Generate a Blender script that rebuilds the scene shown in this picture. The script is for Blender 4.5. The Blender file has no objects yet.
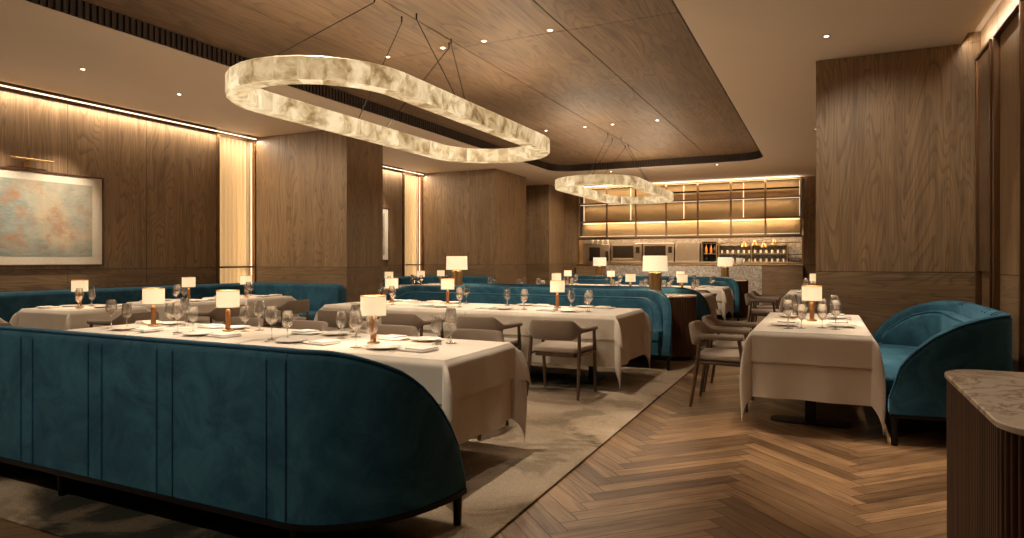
import bpy, bmesh, math, random
from mathutils import Vector, Matrix
PI = math.pi
SC = bpy.context.scene
COL = SC.collection

# ---------------------------------------------------------------- camera, world, exposure
F_PX = 650.0
TH = math.atan((823.0 - 512.0) / F_PX)
EYE = 1.3
CEIL = 3.467
RECESS = 3.63
cd = bpy.data.cameras.new('camera')
cd.sensor_width = 36.0
cd.lens = F_PX / 1024.0 * 36.0
cd.shift_y = (259.5 - 269.0) / 1024.0
cd.clip_start = 0.05
cam = bpy.data.objects.new('camera', cd)
COL.objects.link(cam)
cam.location = (0, 0, EYE)
cam.rotation_euler = (PI / 2, 0, TH)
SC.camera = cam
w = bpy.data.worlds.new('world'); SC.world = w; w.use_nodes = True
w.node_tree.nodes['Background'].inputs[0].default_value = (1.0, 0.72, 0.45, 1)
w.node_tree.nodes['Background'].inputs[1].default_value = 0.02
SC.view_settings.view_transform = 'Standard'
SC.view_settings.look = 'None'
SC.view_settings.exposure = 0.74
SC.view_settings.gamma = 1.0
SC.view_settings.use_curve_mapping = False
cy = SC.cycles
cy.use_denoising = True
cy.max_bounces = 12; cy.diffuse_bounces = 7; cy.glossy_bounces = 4
cy.transmission_bounces = 8; cy.transparent_max_bounces = 12
cy.caustics_reflective = False; cy.caustics_refractive = False
cy.sample_clamp_indirect = 8.0
WARM = (1.0, 0.83, 0.63)

def spot(x, y, z, power, angle=60, blend=0.6, col=WARM, aim=None, r=0.03):
    l = bpy.data.lights.new('spot_beam', 'SPOT')
    l.energy = power; l.color = col; l.spot_size = math.radians(angle); l.spot_blend = blend
    l.shadow_soft_size = r
    o = bpy.data.objects.new('spot_beam', l); COL.objects.link(o); o.location = (x, y, z)
    if aim:
        d = Vector(aim) - Vector((x, y, z)); o.rotation_euler = d.to_track_quat('-Z', 'Y').to_euler()
    return o
def area(x, y, z, sx, sy, power, rot=(0, 0, 0), col=WARM):
    l = bpy.data.lights.new('cove_glow', 'AREA'); l.shape = 'RECTANGLE'; l.size = sx; l.size_y = sy
    l.energy = power; l.color = col
    o = bpy.data.objects.new('cove_glow', l); COL.objects.link(o); o.location = (x, y, z); o.rotation_euler = rot
    return o
P_DOWN = 60.0
# recessed downlights, some of them unseen: (x, y, z, power factor, cone in degrees, aim point on the table or floor)
DOWN = [(-4.51, 6.12, RECESS, 1.5, 38, (-4.9, 6.67)), (-3.77, 6.12, RECESS, 1.5, 38, (-4.0, 6.67)), (-3.26, 6.12, RECESS, 1.5, 38, (-3.1, 6.67)), (-2.50, 6.12, RECESS, 1.8, 38, (-2.3, 6.67)),
        (-3.77, 10.85, RECESS, 1.6, 38, (-4.1, 10.5)), (-3.27, 10.85, RECESS, 1.6, 38, (-3.0, 10.5)), (-2.50, 10.85, RECESS, 1.8, 38, (-2.1, 10.5)), (-4.51, 10.85, RECESS, 1.5, 38, (-5.1, 10.5)),
        (-4.9, 3.46, RECESS, 1.8, 36, None), (-4.05, 3.46, RECESS, 1.8, 36, None), (-3.2, 3.46, RECESS, 1.9, 36, None), (-2.3, 3.46, RECESS, 2.0, 36, None),
        (-7.59, 4.56, CEIL, 1.6, 38, None), (-7.61, 5.80, CEIL, 1.6, 38, None), (-7.6, 3.2, CEIL, 1.6, 38, None),
        
        (0.03, 7.00, CEIL, 2.2, 34, (-0.05, 6.75)), (0.03, 5.75, CEIL, 2.2, 34, (-0.08, 5.8)), (0.65, 4.2, CEIL, 4.6, 36, (0.55, 4.3)), (-1.0, 4.75, CEIL, 2.6, 30, None),
        (-4.71, 15.49, CEIL, 4.0, 64, (-4.6, 18.4)), (-2.18, 15.39, CEIL, 4.0, 64, (-2.4, 18.4)),
        (-0.1, 11.9, CEIL, 1.8, 42, None),
        (-1.75, 2.9, RECESS, 0.7, 36, None), (0.95, 2.5, CEIL, 0.7, 40, None), (1.0, 6.4, CEIL, 1.1, 36, None),
        
        (-4.6, -0.6, RECESS, 1.3, 70, (-4.2, 2.0)), (-3.0, -0.6, RECESS, 1.2, 70, (-2.9, 2.0)), (-1.6, -0.6, RECESS, 0.7, 70, (-2.0, 2.0))]  # added fill downlights behind the camera, brightening the front sofa back
for (x, y, z, k, a, aim) in DOWN:
    tz = 0.75 if a < 60 else 0.5
    spot(x, y, z - 0.03, P_DOWN * k * (38.0 / a if a > 50 else 1.0) ** 0.0, a, 0.6, aim=(aim[0], aim[1], tz) if aim else None)

# added fill beams without fixtures of their own, set at the downlights: (fixture x, y, z, power factor, cone, aim)
FILL_BEAMS = [(0.03, 5.75, CEIL, 1.2, 64, (0.6, 7.83, 1.9)), (-4.71, 15.49, CEIL, 4.0, 50, (-7.0, 17.4, 1.9)), (-7.61, 5.80, CEIL, 1.6, 60, (-7.7, 8.45, 1.9)), (-4.51, 10.85, RECESS, 3.0, 50, (-7.6, 13.8, 1.9)), (-7.61, 5.80, CEIL, 1.8, 36, (-7.66, 6.98, 0.75)), (-4.51, 10.85, RECESS, 3.0, 34, (-5.0, 13.4, 0.75)), (-3.77, 10.85, RECESS, 3.0, 34, (-4.0, 13.4, 0.75)),
        (-2.50, 10.85, RECESS, 3.0, 34, (-2.4, 13.4, 0.75)), (-2.50, 6.12, RECESS, 1.3, 30, (-1.8, 5.3, 0.0)), (-2.50, 6.12, RECESS, 1.6, 34, (-1.9, 8.2, 0.8)),
        (-3.77, 6.12, RECESS, 1.3, 50, (-3.9, 8.2, 0.8)), (-2.3, 3.46, RECESS, 1.2, 34, (-1.6, 3.9, 0.0)), (0.03, 7.00, CEIL, 2.2, 40, (0.8, 6.7, 0.5)), (0.03, 5.75, CEIL, 2.0, 36, (0.85, 5.8, 0.5))]
for (x, y, z, k, a, aim) in FILL_BEAMS:
    spot(x, y, z - 0.03, P_DOWN * k, a, 0.7, aim=aim)

# ---------------------------------------------------------------- mesh helpers
class MB:
    def __init__(s): s.v = []; s.f = []; s.mi = []; s.uv = {}
    def add(s, vs, fs, m=0):
        b = len(s.v); s.v += [tuple(p) for p in vs]
        for f in fs: s.f.append(tuple(b + i for i in f)); s.mi.append(m)
        return s
    def box(s, x0, x1, y0, y1, z0, z1, m=0):
        vs = [(x, y, z) for z in (z0, z1) for y in (y0, y1) for x in (x0, x1)]
        return s.add(vs, [(0, 2, 3, 1), (4, 5, 7, 6), (0, 1, 5, 4), (2, 6, 7, 3), (0, 4, 6, 2), (1, 3, 7, 5)], m)
    def grid(s, rows, closed_u=False, closed_v=False, cap0=False, cap1=False, m=0):
        nu = len(rows); nv = len(rows[0]); vs = [p for r in rows for p in r]; fs = []
        for i in range(nu if closed_u else nu - 1):
            for j in range(nv if closed_v else nv - 1):
                a = i * nv + j; b = i * nv + (j + 1) % nv
                c = ((i + 1) % nu) * nv + (j + 1) % nv; d = ((i + 1) % nu) * nv + j
                fs.append((a, b, c, d))
        if cap0: fs.append(tuple(reversed(range(nv))))
        if cap1: fs.append(tuple((nu - 1) * nv + j for j in range(nv)))
        return s.add(vs, fs, m)
    def lathe(s, prof, n=24, c=(0, 0, 0), m=0):
        rows = [[(c[0] + r * math.cos(2 * PI * j / n), c[1] + r * math.sin(2 * PI * j / n), c[2] + z) for j in range(n)] for r, z in prof]
        return s.grid(rows, closed_v=True, cap0=prof[0][0] > 1e-5, cap1=prof[-1][0] > 1e-5, m=m)
    def tube(s, pts, r, n=8, caps=True, m=0, closed=False):
        pts = [Vector(p) for p in pts]; rows = []; N = len(pts)
        rs = r if isinstance(r, (list, tuple)) else [r] * N
        up = Vector((0, 0, 1)); prev = None
        for i, p in enumerate(pts):
            a = pts[(i - 1) % N] if (closed or i) else p; b = pts[(i + 1) % N] if (closed or i < N - 1) else p
            t = (b - a).normalized()
            if prev is None:
                e = t.cross(up if abs(t.z) < 0.95 else Vector((1, 0, 0))).normalized()
            else:
                e = (prev - t * prev.dot(t)).normalized()
            prev = e; g = t.cross(e)
            rows.append([tuple(p + (e * math.cos(2 * PI * k / n) + g * math.sin(2 * PI * k / n)) * rs[i]) for k in range(n)])
        return s.grid(rows, closed_u=closed, closed_v=True, cap0=caps and not closed, cap1=caps and not closed, m=m)
    def prism(s, poly, z0, z1, m=0):
        n = len(poly); vs = [(x, y, z0) for x, y in poly] + [(x, y, z1) for x, y in poly]
        fs = [tuple(reversed(range(n))), tuple(range(n, 2 * n))] + [(i, (i + 1) % n, n + (i + 1) % n, n + i) for i in range(n)]
        return s.add(vs, fs, m)
    def puff(s, poly, z0, z1, r, m=0, k=4, crown=0.0):
        """prism with rounded edges: poly is a plan outline (counter-clockwise)"""
        n = len(poly); cx = sum(p[0] for p in poly) / n; cyy = sum(p[1] for p in poly) / n
        def off(d):
            out = []
            for i in range(n):
                a = Vector(poly[i - 1]); b = Vector(poly[i]); c = Vector(poly[(i + 1) % n])
                t = ((b - a).normalized() + (c - b).normalized()).normalized(); nn = Vector((-t.y, t.x))
                out.append((b.x + nn.x * d, b.y + nn.y * d))
            return out
        rows = []
        for i in range(k + 1):
            a = PI / 2 * i / k; rows.append([(x, y, z0 + r - r * math.sin(a + 0) if False else z0 + r * (1 - math.sin(a))) for x, y in off(r * (1 - math.cos(a)))][:])
        rows = rows[::-1]
        top = []
        for i in range(k + 1):
            a = PI / 2 * i / k; top.append([(x, y, z1 - r * (1 - math.sin(a))) for x, y in off(r * (1 - math.cos(a)))])
        rows = rows + top
        vs = [p for r_ in rows for p in r_]; fs = []
        for i in range(len(rows) - 1):
            for j in range(n): fs.append((i * n + j, i * n + (j + 1) % n, (i + 1) * n + (j + 1) % n, (i + 1) * n + j))
        fs.append(tuple(reversed(range(n))))
        L = len(rows) - 1
        last = rows[-1]; base = len(vs)
        for q, fr in enumerate((0.7, 0.35)):
            vs += [(cx + (p[0] - cx) * fr, cyy + (p[1] - cyy) * fr, z1 + crown * (1 - fr)) for p in last]
        for j in range(n):
            fs.append((L * n + j, L * n + (j + 1) % n, base + (j + 1) % n, base + j))
            fs.append((base + j, base + (j + 1) % n, base + n + (j + 1) % n, base + n + j))
        fs.append(tuple(base + n + j for j in range(n)))
        return s.add(vs, fs, m)
    def build(s, name, mat, parent=None, ang=40, bevel=0, kind=None, uv=None, fix=True):
        me = bpy.data.meshes.new(name); me.from_pydata(s.v, [], s.f); me.update()
        if fix:
            bm = bmesh.new(); bm.from_mesh(me); bmesh.ops.recalc_face_normals(bm, faces=bm.faces); bm.to_mesh(me); bm.free()
        for m in (mat if isinstance(mat, (list, tuple)) else [mat]): me.materials.append(m)
        if isinstance(mat, (list, tuple)):
            me.polygons.foreach_set('material_index', s.mi)
        me.polygons.foreach_set('use_smooth', [True] * len(me.polygons))
        me.set_sharp_from_angle(angle=math.radians(ang))
        o = bpy.data.objects.new(name, me); COL.objects.link(o)
        if parent: o.parent = parent
        if bevel:
            b = o.modifiers.new('bevel', 'BEVEL'); b.width = bevel; b.segments = 2; b.limit_method = 'ANGLE'; b.angle_limit = math.radians(40)
        if kind: o['kind'] = kind
        return o
def tag(o, label, cat, group=None, kind=None):
    o['label'] = label; o['category'] = cat
    if group: o['group'] = group
    if kind: o['kind'] = kind
    return o
def thing(name, label, cat, loc=(0, 0, 0), rz=0, group=None):
    o = bpy.data.objects.new(name, None); COL.objects.link(o)
    o.empty_display_size = 0.1
    o.location = loc; o.rotation_euler = (0, 0, rz); return tag(o, label, cat, group)
KIDS = {}
def kids(o):
    return [c for c in bpy.data.objects if c.parent == o]
def dup(root, loc, rz, label, group=None):
    def rec(o, par):
        c = o.copy(); COL.objects.link(c)
        if par: c.parent = par
        for k in kids(o): rec(k, c)
        return c
    r = rec(root, None); r.location = loc; r.rotation_euler = (0, 0, rz); r['label'] = label
    if group: r['group'] = group
    return r
class Kind:
    """first placement moves the prototype, later ones copy it"""
    def __init__(s, maker): s.maker = maker; s.p = None
    def put(s, loc, rz, label, group=None):
        if s.p is None:
            s.p = s.maker(); s.p.location = loc; s.p.rotation_euler = (0, 0, rz); s.p['label'] = label
            if group: s.p['group'] = group
            bpy.context.view_layer.update()
            return s.p
        return dup(s.p, loc, rz, label, group)

# ---------------------------------------------------------------- materials
def newmat(name):
    m = bpy.data.materials.new(name); m.use_nodes = True
    return m, m.node_tree, m.node_tree.nodes['Principled BSDF']
def N(nt, t, **k):
    n = nt.nodes.new(t)
    for a, b in k.items():
        if a in ('op',): n.operation = b
        else: setattr(n, a, b)
    return n
def ramp(nt, src, stops):
    r = nt.nodes.new('ShaderNodeValToRGB'); e = r.color_ramp.elements
    while len(e) < len(stops): e.new(0.5)
    for i, (p, c) in enumerate(stops): e[i].position = p; e[i].color = (c[0], c[1], c[2], 1)
    nt.links.new(src, r.inputs[0]); return r.outputs[0]
def noise(nt, vec, scale, detail=4, rough=0.55, dist=0.0):
    n = nt.nodes.new('ShaderNodeTexNoise'); n.inputs['Scale'].default_value = scale; n.inputs['Detail'].default_value = detail
    n.inputs['Roughness'].default_value = rough; n.inputs['Distortion'].default_value = dist
    nt.links.new(vec, n.inputs['Vector']); return n.outputs[0]
def mapping(nt, src, sc=(1, 1, 1), rot=(0, 0, 0), loc=(0, 0, 0)):
    m = nt.nodes.new('ShaderNodeMapping'); m.inputs['Scale'].default_value = sc; m.inputs['Rotation'].default_value = rot
    m.inputs['Location'].default_value = loc
    nt.links.new(src, m.inputs[0]); return m.outputs[0]
def mix(nt, a, b, fac, mode='MIX'):
    x = nt.nodes.new('ShaderNodeMix'); x.data_type = 'RGBA'; x.blend_type = mode
    for sock, val in ((x.inputs[0], fac), (x.inputs[6], a), (x.inputs[7], b)):
        if hasattr(val, 'is_output') or isinstance(val, bpy.types.NodeSocket): nt.links.new(val, sock)
        elif isinstance(val, (int, float)): sock.default_value = val
        else: sock.default_value = (*val, 1)
    return x.outputs[2]
def bump(nt, bs, h, st=0.2, d=0.01):
    b = nt.nodes.new('ShaderNodeBump'); b.inputs['Strength'].default_value = st; b.inputs['Distance'].default_value = d
    nt.links.new(h, b.inputs['Height']); nt.links.new(b.outputs[0], bs.inputs['Normal'])
def simple(name, col, rough=0.5, metal=0.0, spec=0.5):
    m, nt, b = newmat(name); b.inputs['Base Color'].default_value = (*col, 1); b.inputs['Roughness'].default_value = rough
    b.inputs['Metallic'].default_value = metal; b.inputs['Specular IOR Level'].default_value = spec
    tc = nt.nodes.new('ShaderNodeTexCoord')
    n = noise(nt, tc.outputs['Object'], 30, 3)
    c = mix(nt, tuple(x * 0.85 for x in col), tuple(min(1, x * 1.12) for x in col), n)
    nt.links.new(c, b.inputs['Base Color']); return m
def wood(name, dark, light, axis='z', rough=0.5, scale=1.0, board=0.0, figure=1.0):
    """axis = grain direction"""
    m, nt, b = newmat(name); tc = nt.nodes.new('ShaderNodeTexCoord'); v = tc.outputs['Object']
    s = {'x': (0.35, 6, 6), 'y': (6, 0.35, 6), 'z': (6, 6, 0.35)}[axis]
    s = tuple(k * scale for k in s)
    mp = mapping(nt, v, s)
    n1 = noise(nt, mp, 0.9, 6, 0.6, 1.6 * figure)
    fine = noise(nt, mapping(nt, v, tuple(k * (9 if k > 1 * scale else 3) for k in s)), 1.6, 4, 0.6)
    g = noise(nt, mapping(nt, v, tuple(k * (0.42 if k > 1 * scale else 1.0) for k in s)), 1.0, 2, 0.45, 0.5)
    mu = N(nt, 'ShaderNodeMath', op='MULTIPLY'); mu.inputs[1].default_value = 32.0 * figure
    fr = N(nt, 'ShaderNodeMath', op='FRACT'); nt.links.new(g, mu.inputs[0]); nt.links.new(mu.outputs[0], fr.inputs[0])
    a = ramp(nt, n1, [(0.25, dark), (0.75, light)])
    c = mix(nt, a, tuple(k * 0.55 for k in dark), ramp(nt, fr.outputs[0], [(0.0, (0, 0, 0)), (0.55, (0.06,) * 3), (0.86, (0.55,) * 3), (0.93, (0.5,) * 3), (1.0, (0, 0, 0))]))
    c = mix(nt, c, (0.45, 0.42, 0.4), ramp(nt, fine, [(0.38, (0.55,) * 3), (0.6, (0, 0, 0))]), 'MULTIPLY')
    big = noise(nt, v, 0.9, 2)
    c = mix(nt, c, (0.72, 0.70, 0.68), ramp(nt, big, [(0.35, (0.5,) * 3), (0.65, (0, 0, 0))]), 'MULTIPLY')
    nt.links.new(c, b.inputs['Base Color']); b.inputs['Roughness'].default_value = rough
    bump(nt, b, fine, 0.12, 0.003)
    return m
def emit(name, col, st):
    m, nt, b = newmat(name); b.inputs['Base Color'].default_value = (*col, 1)
    b.inputs['Emission Color'].default_value = (*col, 1); b.inputs['Emission Strength'].default_value = st
    return m

OAK_D = (0.225, 0.136, 0.066); OAK_L = (0.375, 0.244, 0.130)
M = {}
M['oak'] = wood('oak_wall_panel', OAK_D, OAK_L, 'z')
M['oak_h'] = wood('oak_dado_panel', tuple(k * .85 for k in OAK_D), tuple(k * .85 for k in OAK_L), 'x')
M['oak_hy'] = wood('oak_dado_panel_side', tuple(k * .85 for k in OAK_D), tuple(k * .85 for k in OAK_L), 'y')
M['oak_ceiling'] = wood('oak_ceiling_panel', (0.160, 0.094, 0.048), (0.250, 0.155, 0.082), 'y', 0.62, figure=0.5)
M['slat'] = wood('dark_walnut_slat', (0.035, 0.019, 0.011), (0.065, 0.036, 0.02), 'z', 0.5)
M['flute'] = wood('dark_fluted_walnut', (0.075, 0.032, 0.016), (0.150, 0.068, 0.034), 'z', 0.35, figure=0.5)
M['chairwood'] = wood('walnut_chair_wood', (0.075, 0.040, 0.022), (0.15, 0.085, 0.045), 'z', 0.4, figure=0.3)
M['joint'] = simple('shadow_joint', (0.02, 0.012, 0.008), 0.8)
M['black'] = simple('black_metal', (0.010, 0.009, 0.009), 0.35, 0.6)
M['brass'] = simple('aged_brass', (0.62, 0.40, 0.18), 0.28, 1.0)
M['bronze'] = simple('bronze_frame', (0.20, 0.11, 0.055), 0.35, 0.85)
M['bronze_lit'] = simple('lit_bronze_frame', (0.30, 0.19, 0.10), 0.45, 0.4)  # paler copy of the bronze, cabinet light on the frame put into its colour
M['steel'] = simple('brushed_steel', (0.50, 0.42, 0.33), 0.3, 0.9)
M['oven'] = simple('dark_oven_glass', (0.02, 0.014, 0.01), 0.12)
M['china'] = simple('white_porcelain', (0.78, 0.74, 0.68), 0.18)
M['cutlery'] = simple('polished_flatware', (0.7, 0.62, 0.5), 0.15, 1.0)
M['led'] = emit('warm_led_strip', (1.0, 0.76, 0.50), 1.5)
M['led_soft'] = emit('warm_led_soft', (1.0, 0.74, 0.45), 0.8)
M['led_dim'] = emit('warm_led_dim', (1.0, 0.66, 0.34), 1.0)
M['bulb'] = emit('downlight_lens', (1.0, 0.80, 0.55), 6.0)

def mk_plaster():
    m, nt, b = newmat('taupe_plaster'); tc = nt.nodes.new('ShaderNodeTexCoord')
    n = noise(nt, tc.outputs['Object'], 3, 5)
    nt.links.new(mix(nt, (0.68, 0.565, 0.45), (0.72, 0.605, 0.485), n), b.inputs['Base Color']); b.inputs['Roughness'].default_value = 0.85
    return m
M['plaster'] = mk_plaster()
def mk_velvet(name, dark, light):
    m, nt, b = newmat(name); tc = nt.nodes.new('ShaderNodeTexCoord')
    n1 = noise(nt, tc.outputs['Object'], 4, 8, 0.72, 0.8); n2 = noise(nt, tc.outputs['Object'], 220, 2)
    c = ramp(nt, n1, [(0.38, dark), (0.62, light)])
    nt.links.new(c, b.inputs['Base Color']); b.inputs['Roughness'].default_value = 0.75
    b.inputs['Specular IOR Level'].default_value = 0.25
    b.inputs['Sheen Weight'].default_value = 0.55; b.inputs['Sheen Roughness'].default_value = 0.35
    b.inputs['Sheen Tint'].default_value = (0.18, 0.42, 0.62, 1)
    bump(nt, b, n2, 0.25, 0.002); return m
M['velvet'] = mk_velvet('teal_velvet', (0.009, 0.052, 0.090), (0.028, 0.108, 0.158))
M['piping'] = mk_velvet('teal_piping', (0.008, 0.048, 0.095), (0.016, 0.075, 0.14))
def mk_fabric(name, a, bcol, sc=300, rough=0.9):
    m, nt, b = newmat(name); tc = nt.nodes.new('ShaderNodeTexCoord')
    n = noise(nt, tc.outputs['Object'], sc, 3); n0 = noise(nt, tc.outputs['Object'], 6, 3)
    c = mix(nt, a, bcol, n); c = mix(nt, c, (0.82, 0.8, 0.78), n0, 'MULTIPLY')
    nt.links.new(c, b.inputs['Base Color']); b.inputs['Roughness'].default_value = rough; b.inputs['Specular IOR Level'].default_value = 0.15
    b.inputs['Sheen Weight'].default_value = 0.2
    bump(nt, b, n, 0.3, 0.002); return m
M['linen'] = mk_fabric('ivory_table_linen', (0.62, 0.55, 0.47), (0.70, 0.63, 0.54))
M['napkin'] = mk_fabric('white_napkin_linen', (0.74, 0.70, 0.65), (0.82, 0.78, 0.73))
M['taupe'] = mk_fabric('taupe_chair_wool', (0.20, 0.150, 0.112), (0.28, 0.215, 0.165))
M['seatfab'] = mk_fabric('pale_seat_fabric', (0.36, 0.29, 0.23), (0.45, 0.37, 0.30))
def mk_sheer():
    m, nt, b = newmat('ivory_sheer_curtain'); out = nt.nodes['Material Output']
    b.inputs['Base Color'].default_value = (0.66, 0.56, 0.40, 1); b.inputs['Roughness'].default_value = 0.9
    tl = nt.nodes.new('ShaderNodeBsdfTranslucent'); tl.inputs[0].default_value = (0.80, 0.66, 0.43, 1)
    mx = nt.nodes.new('ShaderNodeMixShader'); mx.inputs[0].default_value = 0.5
    nt.links.new(b.outputs[0], mx.inputs[1]); nt.links.new(tl.outputs[0], mx.inputs[2]); nt.links.new(mx.outputs[0], out.inputs[0]); return m
M['sheer'] = mk_sheer()
M['towel'] = mk_fabric('white_canister', (0.8, 0.7, 0.55), (0.9, 0.8, 0.65))
def mk_marble(name, base, vein, sc, soft=0.5):
    m, nt, b = newmat(name); tc = nt.nodes.new('ShaderNodeTexCoord'); v = mapping(nt, tc.outputs['Object'], (1, 1, 1), (0.3, 0.5, 0.6))
    n = noise(nt, v, sc, 8, 0.62, 1.8); n2 = noise(nt, v, sc * 2.7, 6, 0.6, 1.0)
    ab = nt.nodes.new('ShaderNodeMath'); ab.operation = 'ABSOLUTE'; sub = nt.nodes.new('ShaderNodeMath'); sub.operation = 'SUBTRACT'; sub.inputs[1].default_value = 0.5
    nt.links.new(n, sub.inputs[0]); nt.links.new(sub.outputs[0], ab.inputs[0])
    f = ramp(nt, ab.outputs[0], [(0.0, (0.9,) * 3), (0.05 * soft * 2, (0, 0, 0))])
    c = mix(nt, base, tuple(k * 0.72 for k in base), n2); c = mix(nt, c, vein, f)
    nt.links.new(c, b.inputs['Base Color']); b.inputs['Roughness'].default_value = 0.22; return m
M['marble'] = mk_marble('console_marble', (0.70, 0.60, 0.49), (0.30, 0.21, 0.15), 2.6, 0.35)
M['marble_grey'] = mk_marble('bar_marble', (0.66, 0.59, 0.49), (0.20, 0.16, 0.13), 8.5, 0.9)
def mk_alabaster():
    m, nt, b = newmat('backlit_alabaster'); tc = nt.nodes.new('ShaderNodeTexCoord'); at = nt.nodes.new('ShaderNodeAttribute'); at.attribute_name = 'tone'
    off = nt.nodes.new('ShaderNodeVectorMath'); off.operation = 'MULTIPLY_ADD'; off.inputs[1].default_value = (7, 3, 5)
    nt.links.new(at.outputs['Color'], off.inputs[0]); nt.links.new(tc.outputs['Object'], off.inputs[2])
    n = noise(nt, off.outputs[0], 5.5, 8, 0.68, 0.9)
    c = ramp(nt, n, [(0.26, (0.10, 0.055, 0.02)), (0.40, (0.36, 0.24, 0.11)), (0.48, (0.62, 0.46, 0.25)), (0.60, (0.90, 0.72, 0.45))])
    c = mix(nt, c, ramp(nt, at.outputs['Fac'], [(0.0, (0.66, 0.60, 0.52)), (1.0, (1.1, 1.1, 1.1))]), 1.0, 'MULTIPLY')
    nt.links.new(c, b.inputs['Emission Color']); b.inputs['Emission Strength'].default_value = 0.70
    b.inputs['Base Color'].default_value = (0.22, 0.17, 0.11, 1); b.inputs['Roughness'].default_value = 0.4; return m
M['alabaster'] = mk_alabaster()
def mk_shade(name, col, st):
    m, nt, b = newmat(name); tc = nt.nodes.new('ShaderNodeTexCoord')
    n = noise(nt, mapping(nt, tc.outputs['Object'], (60, 60, 400)), 1.0, 3)
    c = mix(nt, col, tuple(k * 0.93 for k in col), n)
    nt.links.new(c, b.inputs['Emission Color']); b.inputs['Emission Strength'].default_value = st
    b.inputs['Base Color'].default_value = (0.6, 0.5, 0.4, 1); b.inputs['Roughness'].default_value = 0.8; return m
M['shade'] = mk_shade('ivory_lamp_shade', (1.0, 0.74, 0.42), 0.48)
M['shade_big'] = mk_shade('large_lamp_shade', (1.0, 0.76, 0.44), 0.56)
def mk_glass():
    m, nt, b = newmat('clear_glass'); out = nt.nodes['Material Output']
    b.inputs['Transmission Weight'].default_value = 1.0; b.inputs['Roughness'].default_value = 0.02; b.inputs['IOR'].default_value = 1.4
    b.inputs['Base Color'].default_value = (1, 0.99, 0.97, 1)
    tr = nt.nodes.new('ShaderNodeBsdfTransparent'); tr.inputs[0].default_value = (0.97, 0.96, 0.95, 1)
    df = nt.nodes.new('ShaderNodeBsdfDiffuse'); df.inputs[0].default_value = (0.95, 0.93, 0.9, 1)
    tl = nt.nodes.new('ShaderNodeBsdfTranslucent'); tl.inputs[0].default_value = (0.95, 0.93, 0.9, 1)
    lw = nt.nodes.new('ShaderNodeLayerWeight'); lw.inputs[0].default_value = 0.3
    m1 = nt.nodes.new('ShaderNodeMixShader'); m1.inputs[0].default_value = 0.5; nt.links.new(b.outputs[0], m1.inputs[1]); nt.links.new(tr.outputs[0], m1.inputs[2])
    m3 = nt.nodes.new('ShaderNodeMixShader'); m3.inputs[0].default_value = 0.5; nt.links.new(df.outputs[0], m3.inputs[1]); nt.links.new(tl.outputs[0], m3.inputs[2])
    f = ramp(nt, lw.outputs[1], [(0.0, (0.0,) * 3), (0.6, (0.03,) * 3), (0.85, (0.2,) * 3), (1.0, (0.75,) * 3)])  # whitish edge mixed in by view angle, imitating bright rim highlights
    m2 = nt.nodes.new('ShaderNodeMixShader'); nt.links.new(f, m2.inputs[0]); nt.links.new(m1.outputs[0], m2.inputs[1]); nt.links.new(m3.outputs[0], m2.inputs[2])
    nt.links.new(m2.outputs[0], out.inputs[0]); return m
M['glass'] = mk_glass()
def mk_floor():
    m, nt, b = newmat('oak_parquet'); at = nt.nodes.new('ShaderNodeAttribute'); at.attribute_name = 'tone'
    uv = nt.nodes.new('ShaderNodeUVMap'); uv.uv_map = 'grain'
    n = noise(nt, mapping(nt, uv.outputs[0], (1.6, 16, 1)), 1.2, 6, 0.6, 1.0)
    n2 = noise(nt, mapping(nt, uv.outputs[0], (5, 120, 1)), 1.0, 4)
    c = ramp(nt, n, [(0.28, (0.120, 0.064, 0.029)), (0.72, (0.340, 0.205, 0.105))])
    c = mix(nt, c, ramp(nt, at.outputs['Fac'], [(0.0, (0.50, 0.46, 0.43)), (1.0, (1.45, 1.45, 1.45))]), 1.0, 'MULTIPLY')
    c = mix(nt, c, (0.5, 0.46, 0.42), ramp(nt, n2, [(0.35, (0.5,) * 3), (0.6, (0, 0, 0))]), 'MULTIPLY')
    nt.links.new(c, b.inputs['Base Color']); b.inputs['Roughness'].default_value = 0.38
    bump(nt, b, n2, 0.1, 0.002); return m
M['floor'] = mk_floor()
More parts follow.
